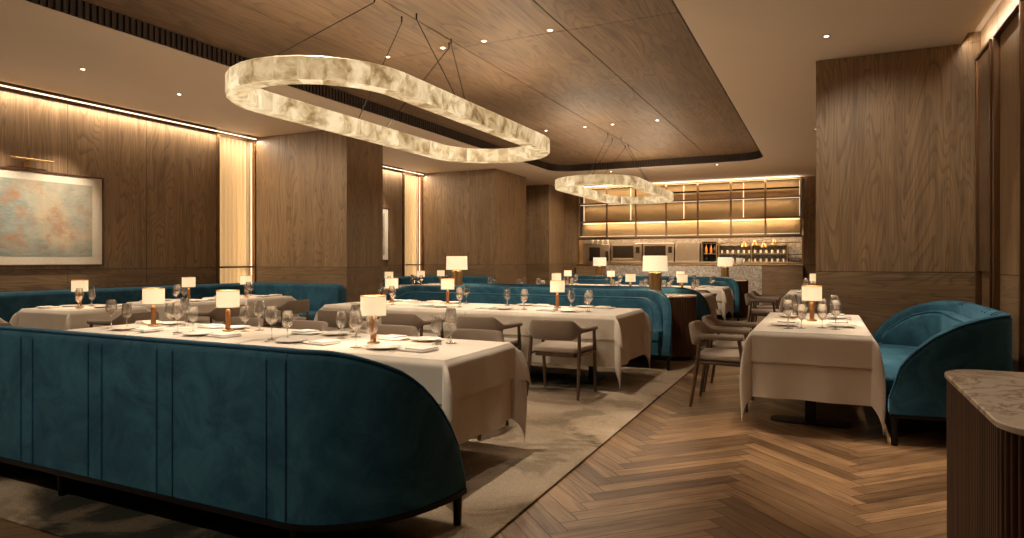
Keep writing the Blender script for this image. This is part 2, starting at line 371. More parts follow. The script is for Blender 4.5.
def mk_rug():
    m, nt, b = newmat('abstract_wool_rug'); tc = nt.nodes.new('ShaderNodeTexCoord'); v = tc.outputs['Object']
    n = noise(nt, mapping(nt, v, (0.7, 1.0, 1), (0, 0, 0.5), (1.3, 4.2, 0)), 1.5, 7, 0.6, 0.6)
    n2 = noise(nt, mapping(nt, v, (1, 1, 1), (0, 0, 0), (9.3, 4.1, 0)), 1.3, 6, 0.6, 0.5)
    n3 = noise(nt, v, 110, 3)
    tot = None
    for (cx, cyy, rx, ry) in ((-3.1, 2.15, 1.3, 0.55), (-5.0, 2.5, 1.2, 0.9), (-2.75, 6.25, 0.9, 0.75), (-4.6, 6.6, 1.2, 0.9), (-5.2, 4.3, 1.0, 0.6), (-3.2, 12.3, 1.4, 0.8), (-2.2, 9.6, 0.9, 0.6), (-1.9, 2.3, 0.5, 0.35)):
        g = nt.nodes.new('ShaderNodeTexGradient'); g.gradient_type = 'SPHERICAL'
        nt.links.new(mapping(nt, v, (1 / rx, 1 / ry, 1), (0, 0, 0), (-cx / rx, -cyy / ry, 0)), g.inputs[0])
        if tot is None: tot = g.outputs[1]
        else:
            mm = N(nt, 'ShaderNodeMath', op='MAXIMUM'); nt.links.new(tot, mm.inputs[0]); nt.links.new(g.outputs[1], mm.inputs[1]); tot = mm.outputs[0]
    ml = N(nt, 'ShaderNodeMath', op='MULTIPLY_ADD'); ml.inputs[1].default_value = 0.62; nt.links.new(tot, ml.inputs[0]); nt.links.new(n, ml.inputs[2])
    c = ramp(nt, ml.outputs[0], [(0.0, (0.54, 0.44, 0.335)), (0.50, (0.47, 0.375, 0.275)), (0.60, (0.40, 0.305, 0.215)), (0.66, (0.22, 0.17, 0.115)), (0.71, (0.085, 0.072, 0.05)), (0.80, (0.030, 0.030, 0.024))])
    c = mix(nt, c, (0.20, 0.150, 0.10), ramp(nt, n2, [(0.55, (0, 0, 0)), (0.60, (0.55,) * 3)]))
    c = mix(nt, c, (0.6, 0.6, 0.6), ramp(nt, n3, [(0.3, (0.8,) * 3), (0.7, (0, 0, 0))]), 'MULTIPLY')
    nt.links.new(c, b.inputs['Base Color']); b.inputs['Roughness'].default_value = 0.95; b.inputs['Specular IOR Level'].default_value = 0.05
    bump(nt, b, n3, 0.8, 0.01); return m
M['rug'] = mk_rug()
def mk_art(seed):
    m, nt, b = newmat('abstract_painting'); tc = nt.nodes.new('ShaderNodeTexCoord'); v = mapping(nt, tc.outputs['Object'], (1, 1, 1), (0, 0, 0), (seed, seed * 2, seed * 3))
    n = noise(nt, v, 1.5, 4, 0.5, 0.3); n2 = noise(nt, v, 4.0, 10, 0.78, 0.2); n3 = noise(nt, mapping(nt, v, (1, 3, 7)), 2.0, 9, 0.75)
    gr = nt.nodes.new('ShaderNodeTexGradient'); gr.gradient_type = 'SPHERICAL'
    nt.links.new(mapping(nt, tc.outputs['Object'], (1.0, 1.05, 1.5), (0, 0, 0), (0, -0.12, -0.9)), gr.inputs[0])
    base = ramp(nt, n3, [(0.30, (0.17, 0.215, 0.195)), (0.5, (0.28, 0.32, 0.28)), (0.7, (0.42, 0.42, 0.34))])
    c = mix(nt, base, (0.62, 0.50, 0.34), ramp(nt, n, [(0.44, (0, 0, 0)), (0.62, (0.8,) * 3)]))
    c = mix(nt, c, (0.42, 0.19, 0.085), mix(nt, ramp(nt, n2, [(0.47, (0, 0, 0)), (0.62, (0.8,) * 3)]), ramp(nt, gr.outputs[1], [(0.05, (0, 0, 0)), (0.45, (1, 1, 1))]), 1.0, 'MULTIPLY'))
    c = mix(nt, c, (0.30, 0.30, 0.26), ramp(nt, n3, [(0.52, (0, 0, 0)), (0.72, (0.6,) * 3)]))
    nt.links.new(c, b.inputs['Base Color']); b.inputs['Roughness'].default_value = 0.7; return m
M['art'] = mk_art(2.0)
M['mat'] = simple('cream_mat_board', (0.74, 0.67, 0.55), 0.8)
M['ribglass'] = simple('ribbed_amber_back', (0.52, 0.35, 0.18), 0.45, 0.1)
M['bottle'] = simple('amber_bottle', (0.55, 0.17, 0.03), 0.15)
M['bottle_dark'] = simple('dark_bottle', (0.03, 0.02, 0.012), 0.15)

def struct(mb, name, mat, **k): return mb.build(name, mat, kind='structure', **k)
#SPLIT
# ================================================================ THE ROOM
XL = -9.1; XR = 1.38; YF = -2.0; YB = 18.6
# floor: herringbone parquet, every board with its own tone and grain
def herringbone():
    L, Wd, gap = 0.93, 0.1033, 0.0016; r2 = math.sqrt(2); rnd = random.Random(4)
    vs, fs, uvs, tones = [], [], [], []
    ox = -1.1
    def plank(u0, u1, v0, v1, horiz):
        cu, cv = (u0 + u1) / 2, (v0 + v1) / 2
        cx, cyy = (cu - cv) / r2 + ox, (cu + cv) / r2
        if not (XL - 0.3 < cx < XR + 0.3 and YF - 0.3 < cyy < YB + 2.2): return
        b = len(vs); a = rnd.random() * 40; c = rnd.random() * 40
        for (u, v) in ((u0 + gap, v0 + gap), (u1 - gap, v0 + gap), (u1 - gap, v1 - gap), (u0 + gap, v1 - gap)):
            vs.append(((u - v) / r2 + ox, (u + v) / r2, 0.0))
            uvs.append((u + a, v + c) if horiz else (v + a, u + c))
        fs.append((b, b + 1, b + 2, b + 3)); tones.append(rnd.random())
    for k in range(-200, 290):
        for j in range(-16, 16):
            u = k * Wd + j * 2 * L; v = k * Wd
            plank(u, u + L, v, v + Wd, True)
            plank(u + L, u + L + Wd, v + Wd - L, v + Wd, False)
    me = bpy.data.meshes.new('floor'); me.from_pydata(vs, [], fs)
    ul = me.uv_layers.new(name='grain')
    for i, p in enumerate(me.polygons):
        for q, li in enumerate(p.loop_indices): ul.data[li].uv = uvs[p.vertices[q]]
    at = me.attributes.new('tone', 'FLOAT_COLOR', 'FACE')
    for i, t in enumerate(tones): at.data[i].color = (t, t, t, 1)
    me.materials.append(M['floor'])
    o = bpy.data.objects.new('floor', me); COL.objects.link(o); o['kind'] = 'structure'
herringbone()
struct(MB().box(XL - 0.3, XR + 0.3, YF - 0.3, 21.0, -0.06, -0.003), 'floor', M['joint'])

def panel_wall(name, axis, at, facing, breaks, zbreaks, mats, thick=0.02, gap=0.003, back=0.2):
    """oak boards with shadow joints over a dark backing; facing = +1/-1 along the other axis"""
    mb = MB()
    for i in range(len(breaks) - 1):
        for j in range(len(zbreaks) - 1):
            a0, a1 = breaks[i] + gap, breaks[i + 1] - gap
            z0, z1 = zbreaks[j] + gap, zbreaks[j + 1] - gap
            p0, p1 = sorted((at, at - facing * thick))
            if axis == 'x': mb.box(a0, a1, p0, p1, z0, z1, min(j, len(mats) - 1))
            else: mb.box(p0, p1, a0, a1, z0, z1, min(j, len(mats) - 1))
    p0, p1 = sorted((at - facing * thick * 0.6, at - facing * back))
    if axis == 'x': mb.box(breaks[0], breaks[-1], p0, p1, zbreaks[0], zbreaks[-1], len(mats))
    else: mb.box(p0, p1, breaks[0], breaks[-1], zbreaks[0], zbreaks[-1], len(mats))
    return struct(mb, name, list(mats) + [M['joint']])
HB = M['oak_hy']; HX = M['oak_h']; OK = M['oak']
DADO = 1.17
LT = CEIL + 0.10
panel_wall('wall_left', 'y', XL, 1, [-2.0, -1.45, -0.33, 0.79, 1.91, 3.03, 4.15, 5.27, 6.39, 7.63], [0, DADO, LT], (HB, OK))
panel_wall('wall_left', 'y', XL, 1, [9.42, 10.67, 11.79, 12.93], [0, DADO, LT], (HB, OK))
panel_wall('wall_left', 'y', XL, 1, [15.56, 16.5, 17.4], [0, DADO, LT], (HB, OK))
# columns
def column(name, x0, x1, y0, y1, side=True, xj=None):
    mb = MB(); g = 0.003
    for z0, z1, m in ((0, DADO, 0), (DADO, CEIL - 0.002, 1)):
        mb.box(x0, x1, y0, y1, z0 + (g if z0 else 0), z1 - g, m)
    mb.box(x0 + 0.01, x1 - 0.01, y0 + 0.01, y1 - 0.01, 0, CEIL - 0.002, 2)
    return struct(mb, name, [HX, OK, M['joint']], bevel=0.002)
column('wall_left', XL - 0.2, -7.05, 8.45, 9.42)
column('wall_left', XL - 0.2, -7.03, 13.8, 15.56)
column('wall_left', XL - 0.2, -7.14, 17.4, YB + 0.2)
column('wall_right', -0.07, XR + 0.2, 7.83, 9.6)
struct(MB().box(XR - 0.128, XR + 0.2, 7.83, 9.6, CEIL - 0.002, LT), 'wall_right', M['oak'])
struct(MB().box(XL - 0.2, XL + 0.088, 8.45, 9.42, CEIL - 0.002, LT), 'wall_left', M['oak'])
struct(MB().box(XL - 0.2, XL + 0.088, 13.8, 15.56, CEIL - 0.002, LT), 'wall_left', M['oak'])
# back wall pieces round the bar opening
GX0, GX1 = -6.65, -0.5
panel_wall('wall_back', 'x', YB, -1, [-7.14, GX0 - 0.04], [0, DADO, CEIL], (HX, OK), back=0.4)
panel_wall('wall_back', 'x', YB, -1, [GX1 + 0.04, 0.45, XR], [0, DADO, CEIL], (HX, OK), back=0.4)
panel_wall('wall_front', 'x', YF, 1, [XL + 1.2 * i for i in range(9)] + [XR], [0, DADO, CEIL], (HX, OK))
struct(MB().box(GX0 - 0.04, GX1 + 0.04, YB + 0.0, YB + 0.5, 3.435, CEIL), 'wall_back', M['oak_h'])
# right wall
panel_wall('wall_right', 'y', XR, -1, [-2.0, -1.0, 0.1, 1.2, 2.3, 3.4, 4.5, 5.6, 6.15], [0, DADO, LT], (HB, OK))
panel_wall('wall_right', 'y', XR, -1, [9.6, 10.7, 11.8, 12.9, 14.0, 15.1, 16.2, 17.4, 18.6], [0, DADO, LT], (HB, OK))
panel_wall('wall_right', 'y', XR + 0.03, -1, [6.15, 7.12, 7.83], [0, DADO, LT], (HB, OK))
mb = MB()
for y0, y1 in ((6.17, 7.07), (7.18, 7.80)):
    for a, b in ((y0, y0 + 0.035), (y1 - 0.035, y1)): mb.box(XR - 0.02, XR + 0.03, a, b, 0.0, 3.30)
    mb.box(XR - 0.02, XR + 0.03, y0, y1, 3.27, 3.30)
struct(mb, 'trim_1', M['bronze'], bevel=0.004)
mb = MB(); mb.box(XR - 0.004, XR + 0.03, 7.215, 7.765, 1.19, 3.27)
struct(mb, 'trim_2', simple('bronze_mirror_panel', (0.30, 0.20, 0.12), 0.18, 0.85))

# ceiling with a rounded recess and a light slot along both side walls
def ceiling():
    bm = bmesh.new()
    xo0, xo1, yo0, yo1 = XL + 0.09, XR - 0.13, YF, YB
    outer = [(xo0, yo0), (xo1, yo0), (xo1, yo1), (xo0, yo1)]
    x0, x1, y0, y1, r = -6.02, -1.13, -1.4, 15.1, 0.55
    inner = []
    for cx, cyy, a0 in ((x1 - r, y0 + r, -90), (x1 - r, y1 - r, 0), (x0 + r, y1 - r, 90), (x0 + r, y0 + r, 180)):
        for i in range(13):
            a = math.radians(a0 + 90 * i / 12); inner.append((cx + r * math.cos(a), cyy + r * math.sin(a)))
    es = []
    for loop in (outer, inner):
        vs = [bm.verts.new((x, y, CEIL)) for x, y in loop]
        es += [bm.edges.new((vs[i], vs[(i + 1) % len(vs)])) for i in range(len(vs))]
    bmesh.ops.triangle_fill(bm, edges=es, use_beauty=True)
    me = bpy.data.meshes.new('ceiling'); bm.to_mesh(me); bm.free(); me.materials.append(M['plaster'])
    o = bpy.data.objects.new('ceiling', me); COL.objects.link(o); o['kind'] = 'structure'
    s = o.modifiers.new('thick', 'SOLIDIFY'); s.thickness = 0.02; s.offset = 1 if me.polygons[0].normal.z > 0 else -1
    # slatted dark band round the recess
    mb = MB(); n = len(inner)
    mb.grid([[(x, y, CEIL + 0.0) for x, y in inner], [(x, y, RECESS + 0.02) for x, y in inner]], closed_v=True)
    # ribs
    per = 0.0; acc = 0.0
    for i in range(n):
        a = Vector(inner[i]); b = Vector(inner[(i + 1) % n]); d = (b - a).length; t = (b - a) / d; nn = Vector((-t.y, t.x))
        while acc < d:
            p = a + t * acc
            q = [p, p + t * 0.034, p + t * 0.034 + nn * 0.022, p + nn * 0.022]
            mb.prism([(v.x, v.y) for v in q], CEIL + 0.004, RECESS)
            acc += 0.062
        acc -= d
    struct(mb, 'trim_3', M['slat'])
    # thin bronze lip under the band
    # oak ceiling inside the recess, with joints
    mb = MB()
    xs = [-6.2, -4.68, -3.57, -2.40, -1.24, -1.0]
    xs = [-6.3, -4.80, -3.57, -2.35, -1.0]
    ys = [-1.6, 1.7, 6.2, 10.7, 15.3]
    g = 0.006
    for i in range(len(xs) - 1):
        for j in range(len(ys) - 1):
            mb.box(xs[i] + g, xs[i + 1] - g, ys[j] + g, ys[j + 1] - g, RECESS, RECESS + 0.02)
    struct(mb, 'ceiling', M['oak_ceiling'])
    struct(MB().box(-6.35, -0.95, -1.7, 15.4, RECESS + 0.012, RECESS + 0.05), 'ceiling', M['joint'])
    # tops of the light slots
    struct(MB().box(XL - 0.3, XL + 0.3, YF, YB, LT, LT + 0.05), 'ceiling', M['plaster'])
    struct(MB().box(XR - 0.35, XR + 0.3, YF, YB, LT, LT + 0.05), 'ceiling', M['plaster'])
ceiling()
# light strips: left wall bays, right wall
def slot_light(name, x, y0, y1, side):
    mb = MB(); mb.box(min(x, x + side * 0.03), max(x, x + side * 0.03), y0, y1, CEIL - 0.048, CEIL - 0.028)
    o = struct(mb, name, M['led'])
    mb = MB(); mb.box(min(x, x + side * 0.035), max(x, x + side * 0.035), y0, y1, CEIL - 0.062, CEIL - 0.048)
    mb.box(min(x, x + side * 0.035), max(x, x + side * 0.035), y0, y1, CEIL - 0.025, CEIL - 0.012)
    struct(mb, name.replace('trim_1', 'trim_2'), M['bronze'])
    return o
slot_light('trim_11', XL, -1.9, 8.45, 1)
slot_light('trim_12', XL, 9.56, 13.8, 1)
K_COVE = 7.0
area(XL + 0.07, 3.3, CEIL - 0.075, 0.04, 10.3, K_COVE * 10.3, (0, math.radians(-12), 0))
area(XL + 0.07, 11.68, CEIL - 0.075, 0.04, 4.2, K_COVE * 4.2, (0, math.radians(-12), 0))
# hidden strip in the slot of the right wall
area(XR - 0.11, 4.0, CEIL + 0.008, 0.015, 7.6, 2.4 * 7.4, (0, math.radians(-50), 0))

# lit niches with pleated curtains
def niche(y0, y1, idx, label):
    struct(MB().box(XL - 0.26, XL - 0.24, y0 - 0.1, y1 + 0.1, 0, LT), 'wall_left', M['plaster'])
    mb = MB()
    for a, b in ((y0 - 0.06, y0 - 0.01), (y1 - 0.018, y1 + 0.03)): mb.box(XL - 0.24, XL + 0.02, a, b, 0, CEIL - 0.08)
    mb.box(XL - 0.10, XL + 0.0, y0, y1 - 0.02, DADO - 0.015, DADO + 0.015)
    struct(mb, 'trim_2%d' % idx, M['bronze'], bevel=0.003)
    rows = []; n = 160
    for i in range(n + 1):
        y = y0 + 0.0 + (y1 - y0 - 0.02) * i / n; ph = (y - y0) / 0.088 * 2 * PI
        x = XL - 0.14 + 0.040 * math.sin(ph) + 0.006 * math.sin(ph * 0.37 + 1)
        rows.append([(x, y, 0.02), (x, y, 1.5), (x, y, CEIL - 0.08)])
    o = MB().grid(rows).build('curtain', M['sheer']); 
    tag(o, label, 'curtain')
    area(XL - 0.03, (y0 + y1) / 2, CEIL - 0.06, 0.06, y1 - y0 - 0.06, 1.2, (0, math.radians(8), 0))
    area(XL - 0.235, (y0 + y1) / 2, 1.75, 3.2, y1 - y0 - 0.1, 7, (0, -PI / 2, 0))
    mb = MB(); mb.box(XL - 0.06, XL - 0.04, y1 - 0.04, y1 - 0.025, 0.1, CEIL - 0.1)
    struct(mb, 'trim_3%d' % idx, M['led_soft'])
    l = bpy.data.lights.new('niche_strip', 'AREA'); l.shape = 'RECTANGLE'; l.size = 3.2; l.size_y = 0.03; l.energy = 5; l.color = WARM
    ob = bpy.data.objects.new('niche_strip', l); COL.objects.link(ob); ob.location = (XL - 0.04, y1 - 0.06, 1.75)
    ob.rotation_euler = (0, PI / 2, 0)
    ob.rotation_euler = Matrix(((0, 0, 0), (0, 0, 0), (0, 0, 0))).to_euler() if False else (Vector((-0.5, -1, 0)).to_track_quat('-Z', 'X')).to_euler()
    l.size, l.size_y = 3.2, 0.03
niche(7.69, 8.44, 1, 'ivory pleated curtain glowing in the niche beside the left wall painting')
niche(13.01, 13.77, 2, 'ivory pleated curtain glowing in the distant niche behind the pillar')

# ---------------------------------------------------------------- back bar: lit cabinets, opening, counter
def cabinets():
    XS = [-6.65, -5.78, -4.91, -4.03, -3.15, -2.27, -1.39, -0.52]
    ZS = [1.95, 2.42, 2.96, 3.44]
    t = thing('display_cabinet', 'wide wall of lit amber glass-fronted shelves above the back bar', 'cabinet', (0, YB, 1.95))
    def at(mb, name, mat, **k):
        mb.v = [(x, y - YB, z - 1.95) for x, y, z in mb.v]
        return mb.build(name, mat, t, **k)
    mb = MB()
    for x in XS: mb.box(x - 0.025, x + 0.025, YB - 0.03, YB + 0.02, 1.93, 3.43)
    for z in ZS: mb.box(XS[0], XS[-1], YB - 0.028, YB + 0.018, z - 0.022, z + 0.022 if z < 3.4 else z)
    at(mb, 'frame', M['bronze_lit'], bevel=0.004)
    mb = MB(); n = 1230
    rows = []
    for i in range(n + 1):
        x = XS[0] + (XS[-1] - XS[0]) * i / n
        rows.append([(x, YB + 0.36 + 0.006 * math.sin(i * 2 * PI / 6), z) for z in (1.93, 3.46)])
    mb.grid(rows); mb.box(XS[0], XS[-1], YB + 0.37, YB + 0.4, 1.93, 3.46)
    at(mb, 'ribbed_back', M['ribglass'])
    for z in (1.95, 2.42, 2.96):
        mb = MB(); mb.box(XS[0], XS[-1], YB + 0.03, YB + 0.36, z - 0.015, z + 0.01); at(mb, 'shelf', M['bronze'])
    mb = MB(); mb.box(XS[0], XS[-1], YB + 0.08, YB + 0.14, 2.02 + 0.28, 2.03 + 0.28)
    mb = MB(); mb.box(XS[0] + 0.03, XS[-1] - 0.03, YB + 0.30, YB + 0.33, 2.375, 2.395)
    at(mb, 'light_strip', M['led_dim'])
    mb = MB()
    for i in range(7): mb.box(XS[i] + 0.03, XS[i + 1] - 0.03, YB - 0.0, YB + 0.015, 2.445, 2.455)
    mb = MB(); mb.box(XS[0] + 0.03, XS[-1] - 0.03, YB + 0.03, YB + 0.045, 2.925, 2.937); at(mb, 'light_strip', M['led_soft'])
    mb = MB(); mb.box(XS[0] + 0.03, XS[-1] - 0.03, YB + 0.03, YB + 0.045, 1.985, 1.995); at(mb, 'light_strip', M['led_soft'])
    for x in (-5.15, -3.6, -1.98, -0.56, -6.61):
        mb = MB(); w_ = 0.02 if -6 < x < -1 else 0.012; mb.box(x - w_ / 2, x + w_ / 2, YB + 0.33, YB + 0.345, 2.44, 3.42); at(mb, 'light_strip', M['led_soft'])
    mb = MB(); mb.box(-4.2, XS[-1] - 0.05, YB + 0.26, YB + 0.30, 3.20, 3.245); at(mb, 'hanging_rail', M['black'])
    CA = (1.0, 0.77, 0.48)
    area(-3.6, YB + 0.27, 2.385, 5.9, 0.03, 15, (math.radians(12), 0, 0), CA)
    area(-3.6, YB + 0.20, 3.40, 5.9, 0.03, 12, (math.radians(12), 0, 0), CA)
    area(-3.6, YB + 0.20, 2.91, 5.9, 0.03, 9, (math.radians(12), 0, 0), CA)
    area(-3.6, YB - 0.10, 3.36, 6.0, 0.04, 30, (PI, 0, 0), (1.0, 0.80, 0.56))
cabinets()
struct(MB().box(GX0 - 0.04, GX1 + 0.04, YB, YB + 0.42, 1.90, 1.93), 'trim_41', M['bronze'])
struct(MB().box(GX0 - 0.04, GX0, YB, YB + 0.3, DADO, 1.93).box(GX1, GX1 + 0.04, YB, YB + 0.3, DADO, 1.93), 'trim_42', M['brass'])
# kitchen beyond
struct(MB().box(-7.4, 0.6, 20.4, 20.5, 0, 2.4), 'wall_back', M['marble_grey'])
struct(MB().box(-7.5, -7.4, YB + 0.4, 20.5, 0, 2.4).box(0.5, 0.6, YB + 0.4, 20.5, 0, 2.4), 'wall_back', M['plaster'])
struct(MB().box(-7.5, 0.6, YB + 0.42, 20.5, 2.3, 2.4), 'ceiling', M['plaster'])
area(-3.6, 19.5, 2.26, 6.0, 0.5, 95, (0, 0, 0), (1.0, 0.72, 0.45))
# bar counter front
t = thing('bar_counter', 'long back bar with speckled marble front and walnut end', 'bar', (-3.6, 18.5, 0))
def ofs(mb, dx, dy, dz=0): mb.v = [(x + dx, y + dy, z + dz) for x, y, z in mb.v]; return mb
ofs(MB().box(-5.75, -1.46, 18.4, 19.0, 0.0, 1.14), 3.6, -18.5).build('marble_front', M['marble_grey'], t)
ofs(MB().box(GX0 - 0.03, -5.755, 18.42, 19.0, 0.0, 1.14), 3.6, -18.5).build('walnut_end', M['oak_h'], t)
ofs(MB().box(-1.455, GX1 + 0.03, 18.40, 19.0, 0.0, 1.14), 3.6, -18.5).build('walnut_end', M['oak_h'], t)
ofs(MB().box(GX0 - 0.02, GX1 + 0.02, 18.38, 19.1, 1.142, 1.172), 3.6, -18.5).build('countertop', M['brass'], t, bevel=0.004)
# steel equipment line
t = thing('kitchen_counter', 'steel prep counter along the kitchen back wall behind the bar', 'counter', (-3.5, 20.0, 0))
ofs(MB().box(-7.3, -0.45, 19.85, 20.39, 0.05, 1.20), 3.5, -20).build('body', M['steel'], t)
ofs(MB().box(-7.32, -0.43, 19.83, 20.39, 1.202, 1.23), 3.5, -20).build('worktop', M['steel'], t, bevel=0.004)
def oven(x0, x1, label):
    t = thing('wall_oven', label, 'oven', (x0, 20.0, 1.232))
    w_ = x1 - x0
    MB().box(0, w_, 0, 0.35, 0, 0.55).build('casing', M['steel'], t, bevel=0.006)
    d = MB().box(0.05, w_ * 0.74, -0.02, -0.002, 0.12, 0.50).build('door', M['oven'], t, bevel=0.006)
    MB().tube([(0.08, -0.05, 0.09), (w_ * 0.71, -0.05, 0.09)], 0.01, 8).build('handle', M['steel'], d)
    MB().box(w_ * 0.82, w_ * 0.94, -0.02, -0.002, 0.27, 0.46).build('control_panel', M['oven'], t)
oven(-6.07, -5.10, 'left steel oven with a dark window in the kitchen pass')
oven(-5.05, -4.10, 'right steel oven with a dark window in the kitchen pass')
t = thing('warming_cabinet', 'steel cabinet with a dark glass door at the far left of the kitchen', 'cabinet', (-7.1, 20.0, 1.232))
MB().box(0, 0.98, 0, 0.35, 0, 0.55).build('casing', M['steel'], t, bevel=0.006)
MB().box(0.30, 0.66, -0.02, -0.002, 0.02, 0.46).build('door', M['oven'], t, bevel=0.004)
MB().box(0.84, 0.93, -0.02, -0.002, 0.02, 0.34).build('slot_panel', M['oven'], t, bevel=0.004)
t = thing('overhead_shelf', 'thin lit shelf above the ovens carrying upturned glasses', 'shelf', (-5.6, 20.2, 1.79))
MB().box(-1.5, 1.50, -0.2, 0.15, 0, 0.02).build('board', M['steel'], t)
MB().box(0.3, 1.5, -0.21, -0.202, 0.0, 0.015).build('light_strip', M['led_soft'], t)
for x in (-1.45, -0.3, 0.5, 1.45): MB().box(x - .01, x + .01, 0.155, 0.19, -0.555, 0.0).build('bracket', M['steel'], t)
def small_glass():
    o = MB().lathe([(0.0, 0), (0.045, 0), (0.008, 0.012), (0.007, 0.05), (0.05, 0.09), (0.055, 0.13), (0.045, 0.15)], 10).build('shelf_glass', M['towel'])
    tag(o, 'small glass', 'glass'); return o
KG = Kind(small_glass)
for i, (x, nm) in enumerate(((-6.72, 'far left'), (-6.55, 'second from left'), (-6.38, 'third from left'), (-6.2, 'right hand'))):
    KG.put((x, 20.1, 1.812), 0, '%s of four small glasses on the shelf above the ovens' % nm, 'glasses above the ovens')
t = thing('fridge', 'tall plain steel refrigerator doors between the ovens and bottle shelf', 'refrigerator', (-4.06, 20.0, 1.232))
MB().box(0, 0.72, 0, 0.35, 0, 0.56).build('casing', M['steel'], t, bevel=0.005)
MB().box(0.012, 0.355, -0.015, -0.002, 0.02, 0.54).build('door', M['steel'], t, bevel=0.004)
MB().box(0.365, 0.708, -0.015, -0.002, 0.02, 0.54).build('door', M['steel'], t, bevel=0.004)
t = thing('bottle_shelf', 'narrow dark open shelf unit holding amber bottles behind the bar', 'shelf', (-3.28, 20.0, 1.232))
MB().box(0, 0.44, 0.3, 0.33, 0, 0.60).build('back', M['oven'], t)
MB().box(0, 0.02, 0, 0.3, 0, 0.6).box(0.42, 0.44, 0, 0.3, 0, 0.6).box(0, 0.44, 0, 0.3, 0.6, 0.62).build('frame', M['steel'], t)
MB().box(0.02, 0.42, 0, 0.3, 0.23, 0.245).build('shelf', M['steel'], t)
def bottle(x, z, mat, h, label):
    o = MB().lathe([(0.0, 0), (0.035, 0), (0.038, 0.02), (0.038, h * 0.6), (0.014, h * 0.75), (0.013, h)], 12).build('bottle', mat)
    o.location = (x, 20.12, z); tag(o, label, 'bottle')
bottle(-3.16, 1.478, M['bottle'], 0.28, 'left amber bottle on the upper bar shelf')
bottle(-3.02, 1.478, M['bottle'], 0.27, 'middle amber bottle on the upper bar shelf')
bottle(-2.91, 1.478, M['bottle_dark'], 0.25, 'dark bottle at the right of the upper bar shelf')
bottle(-3.15, 1.235, M['bottle_dark'], 0.2, 'squat dark bottle on the lower bar shelf')
# glass racks
t = thing('glass_rack', 'open brass rack of small glassware against the marble behind the bar', 'rack', (-2.8, 20.1, 1.232))
for x in (0.0, 0.92, 1.87): MB().box(x - 0.012, x + 0.012, 0.0, 0.25, 0, 0.56).build('post', M['brass'], t)
for z in (0.24, 0.50): MB().box(0, 1.87, 0.0, 0.25, z, z + 0.012).build('shelf', M['brass'], t)
def tumbler():
    o = MB().lathe([(0.0, 0), (0.028, 0), (0.034, 0.09), (0.03, 0.09), (0.026, 0.008), (0, 0.008)], 10).build('tumbler', M['towel']); tag(o, 'x', 'glass'); return o
KT = Kind(tumbler)
for row, z in enumerate((1.488, 1.235)):
    for i in range(12):
        x = -2.72 + i * 0.155
        if abs(x + 1.88) < 0.05: continue
        KT.put((x, 20.2 + 0.02 * (i % 2), z), 0, 'small glass standing in the %s row of the brass rack behind the bar' % ('upper', 'lower')[row], 'glasses in the %s row of the bar rack' % ('upper', 'lower')[row])
def canister(x, r, h, label):
    o = MB().lathe([(0.0, 0), (r * 0.95, 0), (r, 0.01), (r, h - 0.01), (r * 0.92, h), (0, h)], 18).build('canister', M['towel']); o.location = (x, 18.75, 1.173); tag(o, label, 'canister')
canister(-2.30, 0.075, 0.11, 'small white canister on the back bar counter, left of a taller one')
canister(-2.06, 0.09, 0.17, 'taller white canister on the back bar counter')
def heat_lamp():
    t = thing('heat_lamp', 'x', 'lamp')
    MB().tube([(0, 0, 0.16), (0, 0, 0.55)], 0.006, 6).build('cord', M['brass'], t)
    MB().lathe([(0.02, 0.17), (0.03, 0.12), (0.075, 0.05), (0.085, 0.0), (0.078, 0.0), (0.06, 0.05), (0.0, 0.10)], 16).build('dome', M['brass'], t)
    MB().lathe([(0, 0.0), (0.03, 0.01), (0.035, 0.04), (0.0, 0.06)], 12).build('bulb', M['bulb'], t)
    return t
KH = Kind(heat_lamp)
for x, z, nm in ((-2.02, 1.62, 'leftmost'), (-1.74, 1.66, 'second'), (-1.50, 1.60, 'third'), (-1.22, 1.68, 'rightmost')):
    KH.put((x, 19.5, z + 0.04), 0, '%s brass heat lamp glowing over the kitchen pass' % nm, 'heat lamps over the pass')
o = MB().box(-0.19, 0.19, 0, 0.25, 0, 0.02).box(-0.19, 0.19, 0, 0.25, 0.1, 0.12).box(-0.19, 0.19, 0, 0.25, 0.2, 0.22).box(-0.2, -0.185, 0, 0.26, 0, 0.3).box(0.185, 0.2, 0, 0.26, 0, 0.3).build('tray_stand', M['bottle_dark'], bevel=0.003)
o.location = (-0.70, 20.02, 1.232); tag(o, 'dark wooden tiered tray stand at the right end of the kitchen counter', 'stand')
o = MB().tube([(-4.9, 18.75, 1.755), (-0.52, 18.75, 1.755)], 0.012, 8).build('hanging_rail', M['brass'])
for x in (-4.6, -2.6, -0.6): pass
tag(o, 'thin brass rail spanning the opening above the bar', 'rail')
mb = MB()
